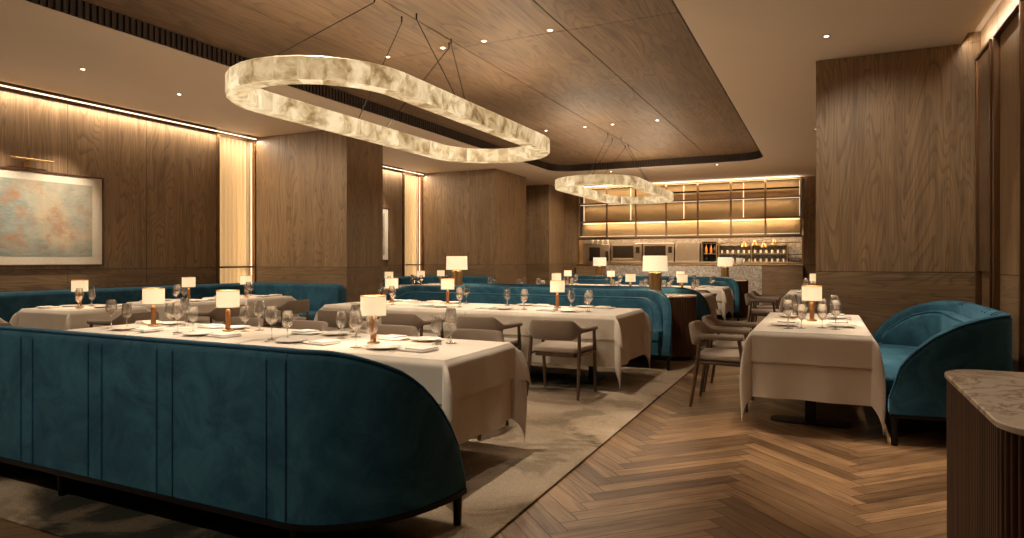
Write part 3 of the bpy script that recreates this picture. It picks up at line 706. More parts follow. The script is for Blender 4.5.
# ---------------------------------------------------------------- painting and picture lights
def painting(y0, y1, z0, z1, label, light=True, ll=''):
    cyy, cz = (y0 + y1) / 2, (z0 + z1) / 2; hw, hh = (y1 - y0) / 2, (z1 - z0) / 2
    t = thing('framed_painting', label, 'painting', (XL, cyy, z0))
    def q(mb): mb.v = [(x, y, z + hh) for x, y, z in mb.v]; return mb
    f = MB()
    for a, b, c, d in ((-hw, hw, hh - 0.025, hh), (-hw, hw, -hh, -hh + 0.025), (-hw, -hw + 0.025, -hh + 0.025, hh - 0.025), (hw - 0.025, hw, -hh + 0.025, hh - 0.025)):
        f.box(0.002, 0.055, a, b, c, d)
    q(f).build('frame', M['flute'], t, bevel=0.003)
    q(MB().box(0.002, 0.035, -hw + 0.025, hw - 0.025, -hh + 0.025, hh - 0.025)).build('mat_board', M['mat'], t)
    q(MB().box(0.002, 0.039, -hw + 0.14, hw - 0.16, -hh + 0.13, hh - 0.13)).build('canvas', M['art'], t)
    if not light: spot(XL + 1.1, cyy + 0.6, CEIL - 0.03, 110, 44, 1.0, WARM, (XL, cyy + 0.6, cz + 0.1))  # added spot without a fixture, brightens the half-hidden picture
    if light:
        t = thing('picture_light', ll, 'lamp', (XL, cyy, z1 + 0.06))
        MB().tube([(0.12, -0.25, 0.06), (0.12, 0.25, 0.06)], 0.012, 10).build('bar', M['brass'], t)
        MB().tube([(0.002, 0, 0.0), (0.06, 0, 0.05), (0.12, 0, 0.075)], 0.008, 8).build('arm', M['brass'], t)
        MB().box(0.002, 0.012, -0.05, 0.05, -0.03, 0.03).build('mount', M['brass'], t)
        for dy in (-0.45, 0.35):
            spot(XL + 1.1, cyy + dy, CEIL - 0.03, 150, 40, 1.0, WARM, (XL, cyy + dy, cz + 0.15))
painting(3.83, 5.73, 1.21, 2.44, 'large abstract painting in cream, rust and grey-green on the left wall', True, 'slim brass picture light above the abstract painting')
painting(10.45, 12.34, 1.27, 2.49, 'framed picture on the alcove wall mostly hidden by the pillar', False)

# ---------------------------------------------------------------- downlights (fixtures)
def downlight():
    t = thing('downlight', 'x', 'ceiling light')
    MB().lathe([(0.024, 0.0), (0.036, 0.0), (0.036, -0.003), (0.024, -0.004)], 20).build('trim_ring', M['brass'], t)
    MB().lathe([(0.0, -0.010), (0.015, -0.008), (0.0235, -0.003), (0.0235, -0.0005), (0.0, -0.0005)], 16).build('lens', M['bulb'], t)
    return t
KD = Kind(downlight)
names = {(-4.51, 6.12): 'leftmost downlight in the near row on the oak ceiling', (-3.77, 6.12): 'second downlight from left in the near row on the oak ceiling',
 (-3.26, 6.12): 'third downlight from left in the near row on the oak ceiling', (-2.50, 6.12): 'rightmost downlight in the near row on the oak ceiling',
 (-4.51, 10.85): 'leftmost downlight in the far row on the oak ceiling', (-3.77, 10.85): 'second downlight from left in the far row on the oak ceiling', (-3.27, 10.85): 'third downlight from left in the far row on the oak ceiling', (-2.50, 10.85): 'rightmost downlight in the far row on the oak ceiling',
 (-7.59, 4.56): 'nearer small downlight in the plaster ceiling by the left wall', (-7.61, 5.80): 'farther small downlight in the plaster ceiling by the left wall',
 (0.03, 7.00): 'single downlight in the plaster ceiling before the right pillar', (-4.71, 15.49): 'left downlight in the plaster strip before the back bar', (-2.18, 15.39): 'right downlight in the plaster strip before the back bar'}
for i, (x, y, z, k, a, aim) in enumerate(DOWN):
    if (x, y) in names: lab = names[(x, y)]
    else: lab = 'small round ceiling downlight above the spot %.1f m along and %.1f m across the room' % (y, -x)
    if (x, y) not in names and not (y > 7 and z == RECESS and x != 0):  # unseen ones, including the added fill behind the camera
        lab = 'unseen small round downlight outside the picture over the %s side' % ('left' if x < -5 else 'middle' if x < -1 else 'right')
        KD.put((x, y, z - 0.0005), 0, lab, 'downlights over the %s side' % ('left' if x < -5 else 'middle' if x < -1 else 'right'))
    else:
        if (x, y) not in names: lab = 'downlight near the end of the oak ceiling at %s' % 'x'
        KD.put((x, y, z - 0.0005), 0, lab, 'recessed ceiling downlights')

# ---------------------------------------------------------------- ring chandeliers
def ring_chandelier():
    t = thing('ring_chandelier', 'x', 'chandelier')
    Lh, Rr, th_, hh = 2.1, 0.75, 0.155, 0.165
    r = Rr - th_ / 2; cyl = Lh - Rr
    pts = []; nst = 9; narc = 14
    for i in range(nst): pts.append((r, -cyl + 2 * cyl * i / nst, 0.0))
    for i in range(narc): a = PI * i / narc; pts.append((r * math.cos(a), cyl + r * math.sin(a), a))
    for i in range(nst): pts.append((-r, cyl - 2 * cyl * i / nst, PI))
    for i in range(narc): a = PI + PI * i / narc; pts.append((r * math.cos(a), -cyl + r * math.sin(a), a))
    n = len(pts); rows = []
    b = 0.012; h2 = th_ / 2
    sec = [(-h2, b), (-h2 + b, 0), (h2 - b, 0), (h2, b), (h2, hh - b), (h2 - b, hh), (-h2 + b, hh), (-h2, hh - b)]
    for x, y, a in pts:
        nx, ny = math.cos(a), math.sin(a)
        rows.append([(x + nx * o, y + ny * o, z) for o, z in sec])
    mb = MB().grid(rows, closed_u=True, closed_v=True)
    o = mb.build('alabaster_ring', M['alabaster'], t, ang=30)
    me = o.data; at = me.attributes.new('tone', 'FLOAT_COLOR', 'FACE'); rnd = random.Random(7)
    tones = [[rnd.random() for _ in range(2)] for _ in range(n)]
    for i, p in enumerate(me.polygons):
        seg = i // len(sec); k = (i % len(sec)); v = tones[seg][0 if k in (2, 3, 4) else 1]
        at.data[i].color = (v, v, v, 1)
    for k in range(8):
        a = 2 * PI * (k + 0.5) / 8
        x, y = r * math.cos(a), r * math.sin(a) + (cyl if math.sin(a) > 0 else -cyl) * (0.35 if k in (0, 3, 4, 7) else 1.0)
        if k in (0, 3, 4, 7): x = math.copysign(r, x)
        for up in (0, 1):
            l = bpy.data.lights.new('ring_glow', 'AREA'); l.shape = 'RECTANGLE'; l.size = 0.12; l.size_y = 0.5; l.energy = 5.5 if up else 6.0; l.color = (1.0, 0.82, 0.60)
            o = bpy.data.objects.new('ring_glow', l); COL.objects.link(o); o.parent = t
            o.location = (x, y, hh + 0.01 if up else -0.01); o.rotation_euler = (PI if up else 0, 0, 0)
    top = RECESS - 2.538
    def cable(hk, at_):
        MB().tube([(hk[0], hk[1], top - 0.06), (at_[0], at_[1], hh)], 0.004, 6).build('cable', M['black'], t)
        MB().lathe([(0.007, top - 0.06), (0.008, top - 0.002), (0.0, top - 0.001)], 8, (hk[0], hk[1], 0)).build('ceiling_hook', M['black'], t)
        MB().lathe([(0.0, 0), (0.01, 0.0), (0.01, 0.02), (0, 0.022)], 8, (at_[0], at_[1], hh)).build('fitting', M['black'], t)
    cable((0.0, -0.75), (0.06, -2.02)); cable((-0.07, -0.24), (-0.67, -0.15)); cable((0.10, -0.24), (0.67, -0.45)); cable((0.03, 0.51), (0.67, -0.3)); cable((-0.05, 0.6), (-0.67, 0.3))
    return t
KR = Kind(ring_chandelier)
KR.put((-3.57, 5.4, 2.538), 0, 'larger nearer oval alabaster ring chandelier hung over the front tables', 'alabaster ring chandeliers')
KR.put((-3.57, 12.3, 2.538), 0, 'smaller-looking distant oval alabaster ring chandelier before the back bar', 'alabaster ring chandeliers')

# ---------------------------------------------------------------- rugs
def rug(x0, x1, y0, y1, label):
    mb = MB().box(x0, x1, y0, y1, 0.001, 0.014)
    o = mb.build('area_rug', M['rug'], bevel=0.004); tag(o, label, 'rug')
rug(-6.55, -1.39, 1.83, 8.62, 'large abstract cream and dark rug under the two front table rows')
rug(-6.6, -1.45, 8.75, 15.6, 'second abstract rug under the rear table rows')
RZ = 0.014
#SPLIT2
# ================================================================ SEATING
def ellipse_path(xl, xr, rx, ry, wl=True, wr=True, n=18):
    """outer back outline (x, y, nx, ny, t): straight along y=0, both ends curving forward; n = inward normal, t = 0..1 along the wing"""
    P = []
    if wl:
        for i in range(n, 0, -1):
            a = PI / 2 * i / n
            P.append((xl + rx - rx * math.sin(a), ry - ry * math.cos(a), i / n))
    m = 14
    for i in range(m + 1):
        P.append((xl + (rx if wl else 0) + (xr - xl - (rx if wl else 0) - (rx if wr else 0)) * i / m, 0.0, 0.0))
    if wr:
        for i in range(1, n + 1):
            a = PI / 2 * i / n
            P.append((xr - rx + rx * math.sin(a), ry - ry * math.cos(a), i / n))
    return P
def with_normals(P, left=True):
    out = []
    for i, p in enumerate(P):
        a = P[max(0, i - 1)]; c = P[min(len(P) - 1, i + 1)]
        d1 = Vector((p[0] - a[0], p[1] - a[1])); d2 = Vector((c[0] - p[0], c[1] - p[1]))
        if d1.length < 1e-6: d1 = d2
        if d2.length < 1e-6: d2 = d1
        t = (d1.normalized() + d2.normalized()).normalized(); nn = Vector((-t.y, t.x))
        k = 1.0 / max(0.5, nn.dot(Vector((-d1.normalized().y, d1.normalized().x))))
        out.append((p[0], p[1], nn.x * k, nn.y * k, p[2]))
    return out
ZB = 0.175
_PR = [(0, 1.0), (0.2, 0.995), (0.28, 0.988), (0.37, 0.968), (0.48, 0.927), (0.6, 0.862), (0.7, 0.77), (0.81, 0.614), (0.91, 0.413), (0.98, 0.217), (1.0, 0.08), (1.2, 0.0)]
_PR_A = _PR
_PR_R = [(0, 1.0), (0.3, 1.0), (0.36, 0.998), (0.49, 0.975), (0.64, 0.915), (0.78, 0.79), (0.88, 0.64), (0.96, 0.446), (0.99, 0.28), (1.0, 0.16), (1.2, 0.0)]
def prof(H, t, p=0, q=0):
    t = min(1.19, max(0.0, t))
    for i in range(len(_PR) - 1):
        if t <= _PR[i + 1][0]:
            a, b = _PR[i], _PR[i + 1]; f = (t - a[0]) / (b[0] - a[0]); v = a[1] + (b[1] - a[1]) * f; break
    return ZB + (H - ZB) * v
def sweep(P, off, zf, z0, th, rnd_=0.03, n=4):
    """upright band following path: from offset off to off+th inward, z0 up to zf(t) with a rounded top"""
    rows = []
    for (x, y, nx, ny, t) in P:
        z1 = max(z0 + 0.02, zf(t)); r = min(rnd_, th / 2, (z1 - z0) / 2); sec = [(off, z0)]
        for i in range(n + 1): a = PI / 2 * i / n; sec.append((off + r - r * math.cos(a), z1 - r + r * math.sin(a)))
        for i in range(n + 1): a = PI / 2 * i / n; sec.append((off + th - r + r * math.sin(a), z1 - r + r * math.cos(a)))
        sec.append((off + th, z0))
        rows.append([(x + nx * o, y + ny * o, z) for o, z in sec])
    return MB().grid(rows, closed_v=True, cap0=True, cap1=True)
def curved_banquette(label, length, D=0.72, H=0.91, rx=0.5, seams=(), lseam=None, group=None, seat_h=0.46):
    """origin: outer back line centre; faces +y; both ends wrap forward"""
    t = thing('banquette_sofa', label, 'banquette', group=group)
    xl, xr = -length / 2, length / 2
    P = with_normals(ellipse_path(xl, xr, rx, D))
    sweep(P, 0, lambda s: prof(H, s), ZB, 0.10, 0.045).build('outer_shell', M['velvet'], t, ang=60)
    # piping along the top edge
    zz = [max(ZB + 0.02, prof(H, p[4])) for p in P]
    MB().tube([(p[0] + p[2] * 0.012, p[1] + p[3] * 0.012, z - 0.006) for p, z in zip(P, zz)], 0.008, 6).build('piping', M['piping'], t)
    Pi = [p for p in P if p[4] < 0.93]
    sweep(Pi, 0.102, lambda s: max(0.45, prof(H - 0.09, s / 0.96)), 0.44, 0.13, 0.05).build('back_cushion', M['velvet'], t, ang=60)
    MB().tube([(p[0] + p[2] * 0.222, p[1] + p[3] * 0.222, max(0.46, prof(H - 0.09, p[4] / 0.96)) - 0.012) for p in Pi if p[4] < 0.88], 0.006, 6).build('piping', M['piping'], t)
    # seat cushion and base
    fy = D + 0.02
    inner = [(p[0] + p[2] * 0.105, p[1] + p[3] * 0.105) for p in P if p[4] < 0.93]
    poly = inner + [(inner[-1][0] - 0.02, fy), (inner[0][0] + 0.02, fy)]
    area_ = sum(poly[i - 1][0] * poly[i][1] - poly[i][0] * poly[i - 1][1] for i in range(len(poly)))
    if area_ < 0: poly = poly[::-1]
    MB().puff(poly, 0.325, seat_h, 0.03).build('seat_cushion', M['velvet'], t, ang=50)
    cyp = sum(p[1] for p in poly) / len(poly)
    MB().prism([(x * 0.995, cyp + (y - cyp) * 0.97) for x, y in poly], ZB, 0.323).build('seat_base', M['velvet'], t)
    # vertical seams on the outer back
    if seams:
        for s in seams:
            for d in (-0.05, 0.05):
                mb = MB()
                x = s + d
                q = min(P, key=lambda p: abs(p[0] - x) + p[1] * 0.2)
                z1 = prof(H, q[4])
                x0, y0 = (x, 0.0) if q[4] == 0 else (q[0], q[1])
                mb.tube([(x0, y0 - 0.001, ZB + 0.005), (x0, y0 - 0.001, z1 - 0.05), (x0, y0 + 0.02, z1 - 0.008), (x0, y0 + 0.06, z1 + 0.001), (x0, y0 + 0.1, z1 - 0.02)], 0.0055, 6); mb.build('seam', M['piping'], t)
    # black base rail and legs
    rail = [(p[0] + p[2] * 0.03, p[1] + p[3] * 0.03) for p in P]
    rows = [[(x + 0, y, ZB - 0.005) for x, y in rail]]
    sec_rows = []
    for p in P:
        sec_rows.append([(p[0] + p[2] * o, p[1] + p[3] * o, z) for o, z in ((-0.006, ZB - 0.001), (0.05, ZB - 0.001), (0.05, ZB - 0.026), (-0.006, ZB - 0.026))])
    mb = MB().grid(sec_rows, closed_v=True, cap0=True, cap1=True)
    mb.box(xl + 0.01, xr - 0.01, D - 0.04, D + 0.0, ZB - 0.032, ZB - 0.001)
    mb.build('base_rail', M['black'], t)
    for x, y in ((xl + 0.03, D - 0.03), (xr - 0.03, D - 0.03), (xl + rx, 0.08), (xr - rx, 0.08), (0, 0.08), (0, D - 0.06)):
        MB().lathe([(0.0, 0), (0.018, 0.0), (0.02, 0.004), (0.024, ZB - 0.033)], 12, (x, y, 0)).build('leg', M['black'], t)
    return t
def wall_banquette(label, pts, H=0.9, D=0.75, miter=True, seams=(), group=None, endcap=True):
    """fixed run of banquette along walls; pts = outer back polyline in world coords, inside on the left"""
    o0 = pts[0]; t = thing('wall_banquette', label, 'banquette', (o0[0], o0[1], 0), group=group)
    P = []; tot = 0
    A = Vector(pts[0]); d = (Vector(pts[1]) - A).normalized()
    for k in range(9):
        s = k / 8; q = A + d * 0.16 * s; P.append([q.x - o0[0], q.y - o0[1], 1 - s])
    for q in pts[1:]: P.append([q[0] - o0[0], q[1] - o0[1], 0.0])
    P = with_normals([tuple(p) for p in P])
    hz = lambda s: 0.2 + (H - 0.2) * (1 - max(0, s) ** 3.5 * 0.12)
    sweep(P, 0.004, hz, 0.12, 0.20, 0.06).build('back_cushion', M['velvet'], t, ang=55)
    sweep(P, 0.20, lambda s: 0.46 if s < 0.99 else 0.44, 0.30, D - 0.20, 0.04).build('seat_cushion', M['velvet'], t, ang=55)
    sweep(P, 0.15, lambda s: 0.298, 0.10, D - 0.19, 0.01).build('seat_base', M['velvet'], t, ang=55)
    sweep(P, 0.10, lambda s: 0.098, 0.0, D - 0.20, 0.005).build('plinth', M['black'], t)
    for (i, s) in seams:
        mb = MB()
        a, b = Vector(pts[i]), Vector(pts[i + 1]); dd = (b - a).normalized(); nn = Vector((-dd.y, dd.x)); q = a + dd * s - Vector(o0)
        mb.tube([(q.x + nn.x * 0.09, q.y + nn.y * 0.09, H + 0.001), (q.x + nn.x * 0.185, q.y + nn.y * 0.185, H - 0.02), (q.x + nn.x * 0.205, q.y + nn.y * 0.205, H - 0.08), (q.x + nn.x * 0.205, q.y + nn.y * 0.205, 0.47)], 0.005, 6); mb.build('seam', M['piping'], t)
    
    return t
GB = 'curved teal banquettes'
XE = -1.57; SL = 4.35
a = curved_banquette('nearest teal velvet banquette seen from behind in the foreground', SL, D=0.70, H=0.905)
a.location = (XE - SL / 2, 2.06, RZ)
SB = [s - (XE - SL / 2) for s in (-5.2, -4.5, -3.925, -3.33, -2.805, -2.10)]
for s in SB:
    for d in (-0.055, 0.055):
        mb = MB(); mb.tube([(s + d, -0.001, ZB + 0.005), (s + d, -0.001, 0.85), (s + d, 0.012, 0.885), (s + d, 0.045, 0.901), (s + d, 0.09, 0.888)], 0.0055, 6); mb.build('seam', M['piping'], a)
b = curved_banquette('second teal banquette facing the camera behind the middle table row', SL, D=0.72, seams=(-1, 0, 1), H=0.90)
b.location = (XE - SL / 2 - 0.02, 8.27, RZ); b.rotation_euler = (0, 0, PI)
c = curved_banquette('third teal banquette seen from behind beyond the fluted console', SL, D=0.72, seams=(-1, 0, 1), H=0.91)
c.location = (-1.42 - SL / 2, 8.96, RZ)
d = curved_banquette('farthest teal banquette facing the camera in front of the back bar', SL, D=0.72, seams=(-1, 0, 1), H=0.90)
d.location = (XE - SL / 2, 15.0, RZ); d.rotation_euler = (0, 0, PI)
# small sofa by the right wall (faces -x)
ZB = 0.225; _PR = _PR_R
e = curved_banquette('short teal sofa with curved ends against the right wall', 2.45, D=0.80, seams=(-0.62, -0.3, 0.62), H=0.91, rx=0.55)
e.location = (1.22, 5.22 + 2.45 / 2, 0); e.rotation_euler = (0, 0, PI / 2)
ZB = 0.195; _PR = _PR_A
wall_banquette('long teal wall banquette turning the corner below the abstract painting', [(-7.04, 8.44), (XL, 8.44), (XL, 0.6)][::1], seams=((0, 0.75), (1, 1.9), (1, 3.3)))
wall_banquette('distant teal corner banquette in the alcove past the pillar', [(-7.04, 13.79), (XL, 13.79), (XL, 9.7)], seams=((0, 0.75),))

# ---------------------------------------------------------------- armchair
def armchair():
    t = thing('dining_armchair', 'x', 'chair')
    # seat
    pl = []
    for cx, cyy, a0 in ((0.20, 0.18, 0), (-0.20, 0.18, 90), (-0.17, -0.17, 180), (0.17, -0.17, 270)):
        for i in range(6): a = math.radians(a0 + 90 * i / 5); pl.append((cx + 0.06 * math.cos(a), cyy + 0.06 * math.sin(a)))
    MB().puff(pl, 0.415, 0.465, 0.02, crown=0.014).build('seat', M['seatfab'], t, ang=60)
    MB().prism([(x * 0.93, y * 0.93) for x, y in pl], 0.375, 0.413).build('seat_rail', M['chairwood'], t)
    # wraparound back and arms: U path
    U = []
    n = 40
    for i in range(n + 1):
        s = -1 + 2 * i / n; a = s * PI / 2 * 1.0
        # superellipse U: rear at y=-0.27
        ang = a
        x = 0.275 * math.copysign(abs(math.sin(ang)) ** 0.75, math.sin(ang)); y = -0.02 - 0.25 * abs(math.cos(ang)) ** 0.6
        U.append((x, y, abs(s)))
    ext = [(-0.275, 0.17 - 0.19 * k / 5, 1.0 + (1 - k / 5.0)) for k in range(5)]
    U = ext + U + [(-x, y, s) for x, y, s in ext[::-1]]
    rows = []
    for i, (x, y, s) in enumerate(U):
        a = U[max(0, i - 1)]; c = U[min(len(U) - 1, i + 1)]
        tg = Vector((c[0] - a[0], c[1] - a[1])).normalized(); nn = Vector((-tg.y, tg.x))
        k = min(1.0, max(0.0, (s - 0.38) / 0.36)); k = k * k * (3 - 2 * k)
        zt = 0.725 - 0.075 * k; zb = 0.535 + 0.065 * k
        lean = -0.03 * (1 - k)
        r = 0.025; hw = 0.027
        sec = []
        for j in range(12):
            an = 2 * PI * j / 12; ox = hw * math.cos(an); oz = math.sin(an)
            z = (zt - r + r * oz) if oz > 0.01 else (zb + r + r * oz) if oz < -0.01 else (zt + zb) / 2
            f = (z - zb) / (zt - zb)
            sec.append((x + nn.x * ox + 0, y + nn.y * ox + lean * f, z))
        rows.append(sec)
    MB().grid(rows, closed_v=True, cap0=True, cap1=True).build('wraparound_back', M['taupe'], t, ang=60)
    for sx in (-1, 1):
        MB().tube([(sx * 0.262, 0.195, 0.0), (sx * 0.268, 0.165, 0.42), (sx * 0.272, 0.135, 0.605)], [0.013, 0.018, 0.016], 10).build('leg', M['chairwood'], t)
        MB().tube([(sx * 0.255, -0.275, 0.0), (sx * 0.245, -0.215, 0.40), (sx * 0.24, -0.195, 0.60)], [0.013, 0.018, 0.015], 10).build('leg', M['chairwood'], t)
        MB().tube([(sx * 0.265, 0.17, 0.395), (sx * 0.243, -0.20, 0.395)], 0.012, 8).build('side_rail', M['chairwood'], t)
    return t
KC = Kind(armchair)
# ---------------------------------------------------------------- tables and cloths
def drape(hx, hy, drop, z, extra, amp, seed, fold=0.13, tight=''):
    rnd = random.Random(seed); ph = [rnd.random() * 6.28 for _ in range(8)]
    rr = 0.012
    def axis(h):
        a = []; n1 = 10; n2 = 14
        a += [-(h + drop * (1 - i / n2)) for i in range(n2)]
        a += [-h - 0.006, -h, -h + 0.006]
        a += [-h + 2 * h * i / n1 for i in range(1, n1)]
        a += [h - 0.006, h, h + 0.006]
        a += [h + drop * (i + 1) / n2 for i in range(n2)]
        return a
    rows = []
    for u in axis(hx):
        row = []
        for v in axis(hy):
            ex = max(0, abs(u) - hx); ey = max(0, abs(v) - hy); sx = math.copysign(1, u); sy = math.copysign(1, v)
            bx = min(max(u, -hx), hx); by = min(max(v, -hy), hy)
            r = math.hypot(ex, ey)
            if r < 1e-9: row.append((bx, by, z)); continue
            phi = math.atan2(ey, ex); s2 = abs(math.sin(2 * phi)) if ex > 0 and ey > 0 else 0
            per = bx * 1.0 * (ey > 0) + by * (ex > 0)
            wav = (math.sin(per * 9 + ph[0] + ph[1] * sx) * 0.6 + math.sin(per * 17 + ph[2] + sy * ph[3]) * 0.4)
            g = 0.03 * r + amp * wav * min(1, r / 0.5) * (1 - s2) * (0.2 + r) * 2 + fold * s2 ** 2 * (1 - math.exp(-r / 0.16)) * (1 - 0.35 * max(0.0, r - 0.35) / 0.35) + extra
            g = max(g, extra * 0.8)
            if ex > 0 and ((u < 0 and 'l' in tight) or (u > 0 and 'r' in tight)): g = extra + (g - extra) * 0.15
            lim = min(r * 0.9, g)
            e = min(r, rr * 2)
            hz = math.sqrt(max(0, r * r - max(0, (lim - extra)) ** 2))
            dx, dy = (ex / r, ey / r)
            if s2 > 0:   # pinch the flap towards the diagonal so it hangs as a pointed fold
                k = 0.12 * s2
                mx, my = (dx * (1 - k) + 0.7071 * k, dy * (1 - k) + 0.7071 * k); dx, dy = mx, my
            k0 = min(1, r / 0.02)
            row.append((bx + sx * dx * (lim) * k0, by + sy * dy * (lim) * k0, z - hz ))
        rows.append(row)
    return MB().grid(rows)
TZ = 0.75
LAMPK = None
def table(name, cx, cyy, hx, hy, z0=RZ, seed=1, pedestal='one', overlay=0.235, drop=0.50, tight='', f2=0.13):
    t = thing('dining_table', 'black pedestal table hidden under the white cloths of ' + name, 'table', (cx, cyy, z0))
    top = TZ - z0 - 0.008
    MB().box(-hx + 0.035, hx - 0.035, -hy + 0.035, hy - 0.035, top - 0.03, top - 0.001).build('tabletop', M['black'], t, bevel=0.004)
    px = ([(0, 0)] if max(hx, hy) < 0.6 else ([(-hx + 0.40, 0), (hx - 0.40, 0)] if hx > hy else [(0, -hy + 0.36), (0, hy - 0.36)]))
    for x, y in px:
        bx, by = (0.26, 0.10) if True else (0, 0)
        if hx > hy: bx, by = 0.10, 0.27
        if z0 == 0.0: bx, by = 0.30, 0.115
        pl = [(x + bx * math.copysign(abs(math.cos(a)) ** 0.6, math.cos(a)), y + by * math.copysign(abs(math.sin(a)) ** 0.6, math.sin(a))) for a in [2 * PI * i / 28 for i in range(28)]]
        MB().prism(pl, 0.0, 0.014).build('base', M['black'], t, bevel=0.004)
        MB().box(x - 0.04, x + 0.04, y - 0.03, y + 0.03, 0.014, top - 0.03).build('pedestal', M['black'], t, bevel=0.006)
    u = drape(hx, hy, drop, TZ - 0.005, 0.0, 0.035, seed, 0.12, tight).build('tablecloth', M['linen'], ang=80)
    u.location = (cx, cyy, 0); tag(u, 'long white undercloth of ' + name, 'tablecloth', 'long white undercloths')
    s = u.modifiers.new('s', 'SUBSURF'); s.levels = 1; s.render_levels = 1
    v = drape(hx + 0.002, hy + 0.002, overlay, TZ, 0.022, 0.035, seed, f2, tight).build('overlay_cloth', M['linen'], ang=80)
    v.location = (cx, cyy, 0); tag(v, 'short white top cloth on ' + name, 'tablecloth', 'white overlay cloths')
    s = v.modifiers.new('s', 'SUBSURF'); s.levels = 1; s.render_levels = 1
TT = TZ + 0.0035
def table_lamp():
    t = thing('table_lamp', 'x', 'lamp')
    MB().lathe([(0.0, 0), (0.042, 0), (0.043, 0.004), (0.040, 0.010), (0.024, 0.014), (0.0, 0.014)], 28).build('base', M['brass'], t)
    rows = []
    n = 36
    for z in (0.014, 0.15):
        rows.append([((0.0185 + 0.0015 * math.cos(9 * 2 * PI * j / n)) * math.cos(2 * PI * j / n), (0.0185 + 0.0015 * math.cos(9 * 2 * PI * j / n)) * math.sin(2 * PI * j / n), z) for j in range(n)])
    MB().grid(rows, closed_v=True, cap1=True).build('stem', M['brass_stem'], t)
    MB().lathe([(0.0, 0.15), (0.013, 0.15), (0.013, 0.162), (0.006, 0.165), (0.006, 0.19), (0.0, 0.19)], 14).build('neck', M['brass'], t)
    MB().lathe([(0.080, 0.178), (0.080, 0.308), (0.0775, 0.308), (0.0775, 0.178)], 36).grid([], ) if False else None
    rows = [[(r * math.cos(2 * PI * j / 36), r * math.sin(2 * PI * j / 36), z) for j in range(36)] for r, z in ((0.082, 0.180), (0.082, 0.308), (0.079, 0.308), (0.079, 0.180))]
    s = MB().grid(rows, closed_u=True, closed_v=True).build('shade', M['shade'], t)
    for z in (0.1775, 0.306):
        rows = [[(r * math.cos(2 * PI * j / 36), r * math.sin(2 * PI * j / 36), zz) for j in range(36)] for r, zz in ((0.0835, z), (0.0835, z + 0.005), (0.0775, z + 0.005), (0.0775, z))]
        MB().grid(rows, closed_u=True, closed_v=True).build('rim', M['brass'], t)
    l = bpy.data.lights.new('lamp_glow', 'POINT'); l.energy = LAMP_W; l.color = (1.0, 0.70, 0.42); l.shadow_soft_size = 0.03
    o = bpy.data.objects.new('lamp_glow', l); COL.objects.link(o); o.parent = t; o.location = (0, 0, 0.235)
    return t
LAMP_W = 2.6
M['brass_stem'] = simple('bronze_stem', (0.36, 0.17, 0.065), 0.35, 0.8)
KL = Kind(table_lamp)
def big_lamp():
    t = thing('console_lamp', 'x', 'lamp')
    n = 80
    rows = [[((0.080 + 0.003 * math.cos(20 * 2 * PI * j / n)) * math.cos(2 * PI * j / n), (0.080 + 0.003 * math.cos(20 * 2 * PI * j / n)) * math.sin(2 * PI * j / n), z) for j in range(n)] for z in (0.0, 0.29)]
    MB().grid(rows, closed_v=True, cap0=True, cap1=True).build('fluted_base', M['brass'], t)
    MB().lathe([(0.02, 0.29), (0.02, 0.33), (0.0, 0.33)], 12).build('neck', M['brass'], t)
    rows = [[(r * math.cos(2 * PI * j / 40), r * math.sin(2 * PI * j / 40), z) for j in range(40)] for r, z in ((0.163, 0.31), (0.158, 0.515), (0.154, 0.515), (0.159, 0.31))]
    MB().grid(rows, closed_u=True, closed_v=True).build('shade', M['shade_big'], t)
    MB().lathe([(0.0, 0.33), (0.17, 0.5), (0.0, 0.502)], 4).grid([], ) if False else None
    l = bpy.data.lights.new('lamp_glow', 'POINT'); l.energy = 14; l.color = (1.0, 0.70, 0.42); l.shadow_soft_size = 0.04
    o = bpy.data.objects.new('lamp_glow', l); COL.objects.link(o); o.parent = t; o.location = (0, 0, 0.41)
    return t
KBL = Kind(big_lamp)
# ---------------------------------------------------------------- tableware
def wine_glass():
    outer = [(0.0, 0.0), (0.036, 0.0), (0.036, 0.0012), (0.012, 0.004), (0.0042, 0.010), (0.0036, 0.05), (0.0038, 0.088), (0.010, 0.098), (0.030, 0.118), (0.0405, 0.138), (0.042, 0.152), (0.038, 0.185), (0.031, 0.225), (0.0302, 0.226)]
    inner = [(0.0295, 0.225), (0.0365, 0.185), (0.0405, 0.152), (0.039, 0.139), (0.0285, 0.1205), (0.009, 0.104), (0.0, 0.101)]
    o = MB().lathe(outer + inner, 24).build('wine_glass', M['glass'], ang=60); tag(o, 'x', 'glass'); return o
def water_glass():
    outer = [(0.0, 0.0), (0.033, 0.0), (0.033, 0.0012), (0.011, 0.004), (0.0042, 0.010), (0.0038, 0.06), (0.010, 0.068), (0.028, 0.084), (0.037, 0.105), (0.037, 0.13), (0.033, 0.188), (0.0322, 0.189)]
    inner = [(0.0315, 0.188), (0.0355, 0.13), (0.0355, 0.106), (0.0265, 0.086), (0.009, 0.074), (0.0, 0.071)]
    o = MB().lathe(outer + inner, 24).build('water_glass', M['glass'], ang=60); tag(o, 'x', 'glass'); return o
def plate():
    o = MB().lathe([(0.0, 0.0), (0.060, 0.0), (0.066, 0.003), (0.105, 0.013), (0.106, 0.0155), (0.100, 0.015), (0.066, 0.007), (0.0, 0.006)], 36).build('dinner_plate', M['china'], ang=60); tag(o, 'x', 'plate'); return o
def napkin():
    t = MB()
    t.puff([(-0.075, -0.10), (0.075, -0.10), (0.075, 0.10), (-0.075, 0.10)], 0.0, 0.011, 0.005, k=3)
    t.puff([(-0.072, -0.092), (0.070, -0.096), (0.066, 0.03), (-0.070, 0.045)], 0.0105, 0.021, 0.005, k=3)
    o = t.build('folded_napkin', M['napkin'], ang=60); tag(o, 'x', 'napkin'); return o
